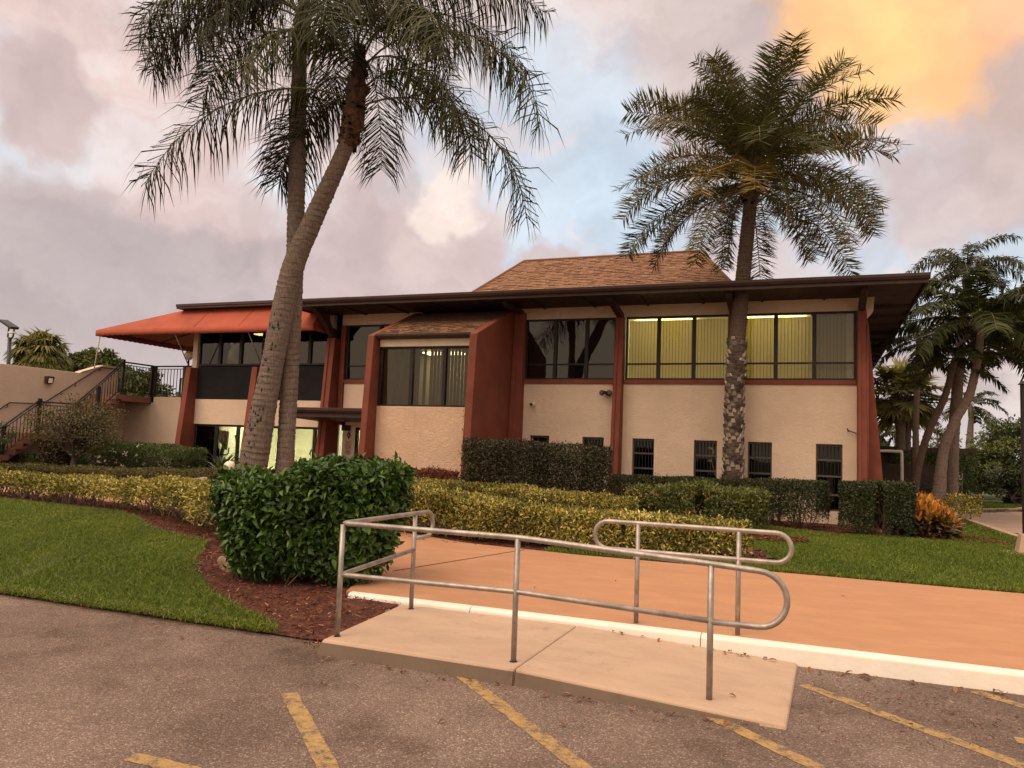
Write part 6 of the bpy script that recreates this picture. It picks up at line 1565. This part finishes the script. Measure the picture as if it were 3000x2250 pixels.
# ragged fringe of longer blades along the lawn edges
def fringe(pts, per_m, hgt, seed, label, hfun=gz, out=0.05):
    g = np.random.default_rng(seed); pts = np.array(pts, float)
    seg = np.linalg.norm(np.diff(pts, axis=0), axis=1); n = int(seg.sum() * per_m)
    s = g.random(n) * seg.sum(); cum = np.concatenate([[0], np.cumsum(seg)]); i = np.clip(np.searchsorted(cum, s, side='right') - 1, 0, len(seg) - 1)
    f = ((s - cum[i]) / seg[i])[:, None]
    c = pts[i] * (1 - f) + pts[i + 1] * f + g.normal(size=(n, 2)) * 0.035
    h = hgt * g.uniform(0.5, 1.5, n); a = g.random(n) * 6.283; w_ = 0.008
    ln = g.normal(size=(n, 2)) * 0.8 * h[:, None] + np.array([0, -1]) * out * g.random(n)[:, None]
    B = np.stack([c[:, 0], c[:, 1], hfun(c[:, 0], c[:, 1])], 1)
    sd_ = np.stack([np.cos(a) * w_ / 2, np.sin(a) * w_ / 2, np.zeros(n)], 1)
    mid = B + np.stack([ln[:, 0] * 0.4, ln[:, 1] * 0.4, h * 0.6], 1); tip = B + np.stack([ln[:, 0], ln[:, 1], h * g.uniform(0.2, 0.8, n)], 1)
    V = np.stack([B - sd_, B + sd_, mid + sd_ * 0.8, mid - sd_ * 0.8, tip], 1).reshape(-1, 3); b = np.arange(n)[:, None] * 5
    F = np.concatenate([b + [[0, 1, 2]], b + [[0, 2, 3]], b + [[3, 2, 4]]], 0)
    tag(np_mesh('grass_edge', V, F, M['grass'], None, rnd=np.tile(np.clip(g.random(n) * 0.9 + 0.1, 0, 1), 3)), label, 'grass', kind='stuff')
fringe([(-16, 5.93), (-8, 5.92), (-4.55, 5.90)], 900, 0.075, 411, 'ragged overhanging grass along the parking lot edge')
fringe([(-4.6, 6.02), (-5.35, 6.36), (-6.15, 6.78), (-6.95, 7.4), (-7.75, 8.3), (-8.35, 9.1), (-8.75, 9.55), (-9.3, 9.72), (-10.2, 10.1), (-10.75, 10.4), (-12.5, 11.65)], 500, 0.07, 412, 'ragged grass edge along the red mulch bed')
fringe([(-1.2, 11.80), (14, 11.80)], 420, 0.06, 413, 'grass edge overhanging the terracotta path', hfun=flat)
def chips(name, poly, n, seed, label, cut=(), hfun=gz, size=0.045):
    g = np.random.default_rng(seed)
    xs = [p[0] for p in poly]; ys = [p[1] for p in poly]
    x = g.uniform(min(xs), max(xs), n); y = g.uniform(min(ys), max(ys), n); keep = in_poly(x, y, poly)
    for c in cut: keep &= ~in_poly(x, y, c)
    x, y = x[keep], y[keep]; n = len(x)
    P = np.stack([x, y, hfun(x, y) + g.random(n) * 0.018], 1)
    D = unit(g.normal(size=(n, 3)) * [1, 1, 0.25]); N = unit(g.normal(size=(n, 3)) * [0.5, 0.5, 0.3] + [0, 0, 0.9])
    S = unit(np.cross(D, N)); L = (size * g.uniform(0.4, 1.6, n))[:, None]; w_ = (size * g.uniform(0.12, 0.32, n))[:, None]
    V = np.stack([P - D * L / 2 - S * w_ / 2, P - D * L / 2 + S * w_ / 2, P + D * L / 2 + S * w_ / 3, P + D * L / 2 - S * w_ / 3], 1).reshape(-1, 3)
    F = np.arange(n * 4).reshape(-1, 4)
    tag(np_mesh(name, V, F, M['chip'], None, rnd=np.clip(g.random(n) ** 1.3, 0, 1)), label, 'mulch', kind='stuff')
BED = [(-3.88, 5.60), (-3.95, 7.2), (-4.7, 7.4), (-5.3, 8.9), (-8.0, 11.0), (-9.5, 12.6), (-12.5, 12.9), (-14.6, 12.8), (-13.9, 12.25), (-13.3, 12.2), (-12.5, 11.65), (-11.6, 11.1), (-10.75, 10.4), (-10.2, 10.1), (-9.3, 9.72), (-8.75, 9.55), (-8.35, 9.1), (-7.75, 8.3), (-6.95, 7.4), (-6.15, 6.78), (-5.35, 6.36), (-4.6, 6.02), (-4.4, 5.85)]
chips('mulch', BED, 60000, 421, 'loose shredded red mulch around the glossy bush', size=0.042)
chips('mulch', [(-8.2, 11.8), (-1.2, 11.8), (-0.35, 12.9), (-0.9, 14.6), (-2.5, 17), (-2.3, 18.9), (-1.0, 19.2), (0.4, 18.35), (1.9, 19.0), (2.9, 20.6), (-0.4, 21.4), (-8.2, 21.4)], 22000, 422, 'loose red mulch under the hedges along the front wall', hfun=lambda x, y: np.full(np.shape(x), 0.14), size=0.07)
chips('mulch', [(-1.0, 15.6), (-0.1, 15.9), (-0.2, 16.6), (-1.2, 16.9), (-2.2, 16.6)], 2500, 423, 'small bare patch of red mulch in the right lawn', hfun=lambda x, y: np.full(np.shape(x), 0.19), size=0.07)
chips('mulch', [(2.0, 18.6), (3.6, 18.5), (3.9, 19.3), (3.4, 20.2), (2.2, 20.2)], 3000, 424, 'red mulch around the orange croton', hfun=lambda x, y: np.full(np.shape(x), 0.17), size=0.07)
chips('grit', [(-0.1, 5.3), (0.6, 5.5), (5, 5.9), (5, 7.18), (-0.1, 7.18)], 2600, 425, 'dark plant grit gathered on the asphalt by the kerb', hfun=lambda x, y: np.zeros(np.shape(x)) + 0.002, size=0.022)
chips('grit', [(-4.2, 5.3), (-0.1, 5.2), (-0.1, 5.5), (-3.8, 5.55), (-4.6, 5.85), (-9, 5.9), (-9, 5.75)], 1500, 426, 'dark plant grit along the lower edge of ramp and lawn', hfun=lambda x, y: np.zeros(np.shape(x)) + 0.002, size=0.02)
def leaf_mesh_data(seed):
    g = random.Random(seed)
    V = []; F = []
    nl = 6; L, wd_ = 0.062, 0.026
    for i in range(nl + 1):
        u = i / nl; w_ = wd_ * math.sin(math.pi * min(0.98, max(0.03, u)) ** 0.8) * 0.5; zc = 0.010 * math.sin(u * 3.1) + 0.012 * u * u
        for sgn in (-1, 0, 1): V.append((u * L - L / 2, sgn * w_, zc + abs(sgn) * w_ * g.uniform(0.45, 0.8) + 0.002))
    for i in range(nl):
        for j in (0, 1): F.append((3 * i + j, 3 * i + j + 1, 3 * i + 4 + j, 3 * i + 3 + j))
    me = bpy.data.meshes.new('fallen_leaf'); me.from_pydata(V, [], F)
    at = me.attributes.new('rnd', 'FLOAT', 'FACE'); at.data.foreach_set('value', [g.uniform(0.1, 0.9)] * len(F))
    me.materials.append(M['dry']); me.update()
    return me
LM = [leaf_mesh_data(s) for s in range(6)]
proto = None
def drop_leaf(x, y, z, label, group, sc=1.0):
    global proto
    if proto is None:
        proto = bpy.data.objects.new('fallen_leaf', LM[0]); o = proto
    else:
        o = proto.copy(); o.data = random.choice(LM)
    COL.objects.link(o)
    o.location = (x, y, z); o.rotation_euler = (random.uniform(-0.3, 0.3), random.uniform(-0.3, 0.3), random.uniform(0, 6.28)); o.scale = (sc * 1.1,) * 3
    o['label'] = label; o['category'] = 'leaf'; o['group'] = group
ramp_z = lambda x: 0.118 if x < -2.08 else 0.118 + (x + 2.08) * (-0.09 / 1.9)
for k in range(16): 
    x = random.uniform(-1.75, -0.2); drop_leaf(x, 7.13 + random.uniform(-0.06, 0.04), ramp_z(x) + 0.004, 'curled brown dry leaf lying where the ramp slab meets the white kerb', 'dry leaves between ramp and kerb', random.uniform(0.6, 1.15))
for k in range(26):
    drop_leaf(random.uniform(-0.05, 2.2), 7.10 + random.uniform(-0.10, 0.06), 0.004, 'curled brown dry leaf on the asphalt at the foot of the kerb', 'dry leaves at the foot of the kerb', random.uniform(0.6, 1.2))
for k in range(24):
    drop_leaf(random.uniform(-3.7, -0.3), 5.45 + random.uniform(-0.06, 0.05), 0.004, 'small brown dry leaf on the asphalt along the lower ramp edge', 'dry leaves along the ramp edge', random.uniform(0.5, 1.1))
for x, y in ((-4.4, 4.45), (-4.05, 4.2), (-6.2, 5.3), (-3.3, 4.9), (-2.2, 4.6), (0.35, 6.3), (0.9, 6.4), (-5.1, 5.4), (-1.5, 4.9), (-5.6, 5.6)):
    drop_leaf(x, y, 0.004, 'single pale dry leaf lying out on the open asphalt', 'stray leaves on the parking lot', random.uniform(0.7, 1.0))
drop_leaf(-0.55, 5.9, ramp_z(-0.55) + 0.003, 'single small dry leaf on the sloping ramp slab', 'stray leaf on the ramp', 0.8)
for x, y in ((-2.3, 9.6), (0.3, 10.1), (-0.7, 11.3), (-3.0, 8.6)):
    drop_leaf(x, y, 0.162, 'tiny dark leaf lying on the terracotta path', 'leaves on the terracotta path', 0.55)
for k in range(12):
    x = random.uniform(-7.6, -4.5); y = random.uniform(6.6, 7.8)
    if not in_poly([x], [y], BED)[0]: continue
    drop_leaf(x, y, float(gz(x, y)) + 0.02, 'pale dry leaf lying on the red mulch under the glossy bush', 'leaves on the red mulch', random.uniform(0.8, 1.3))
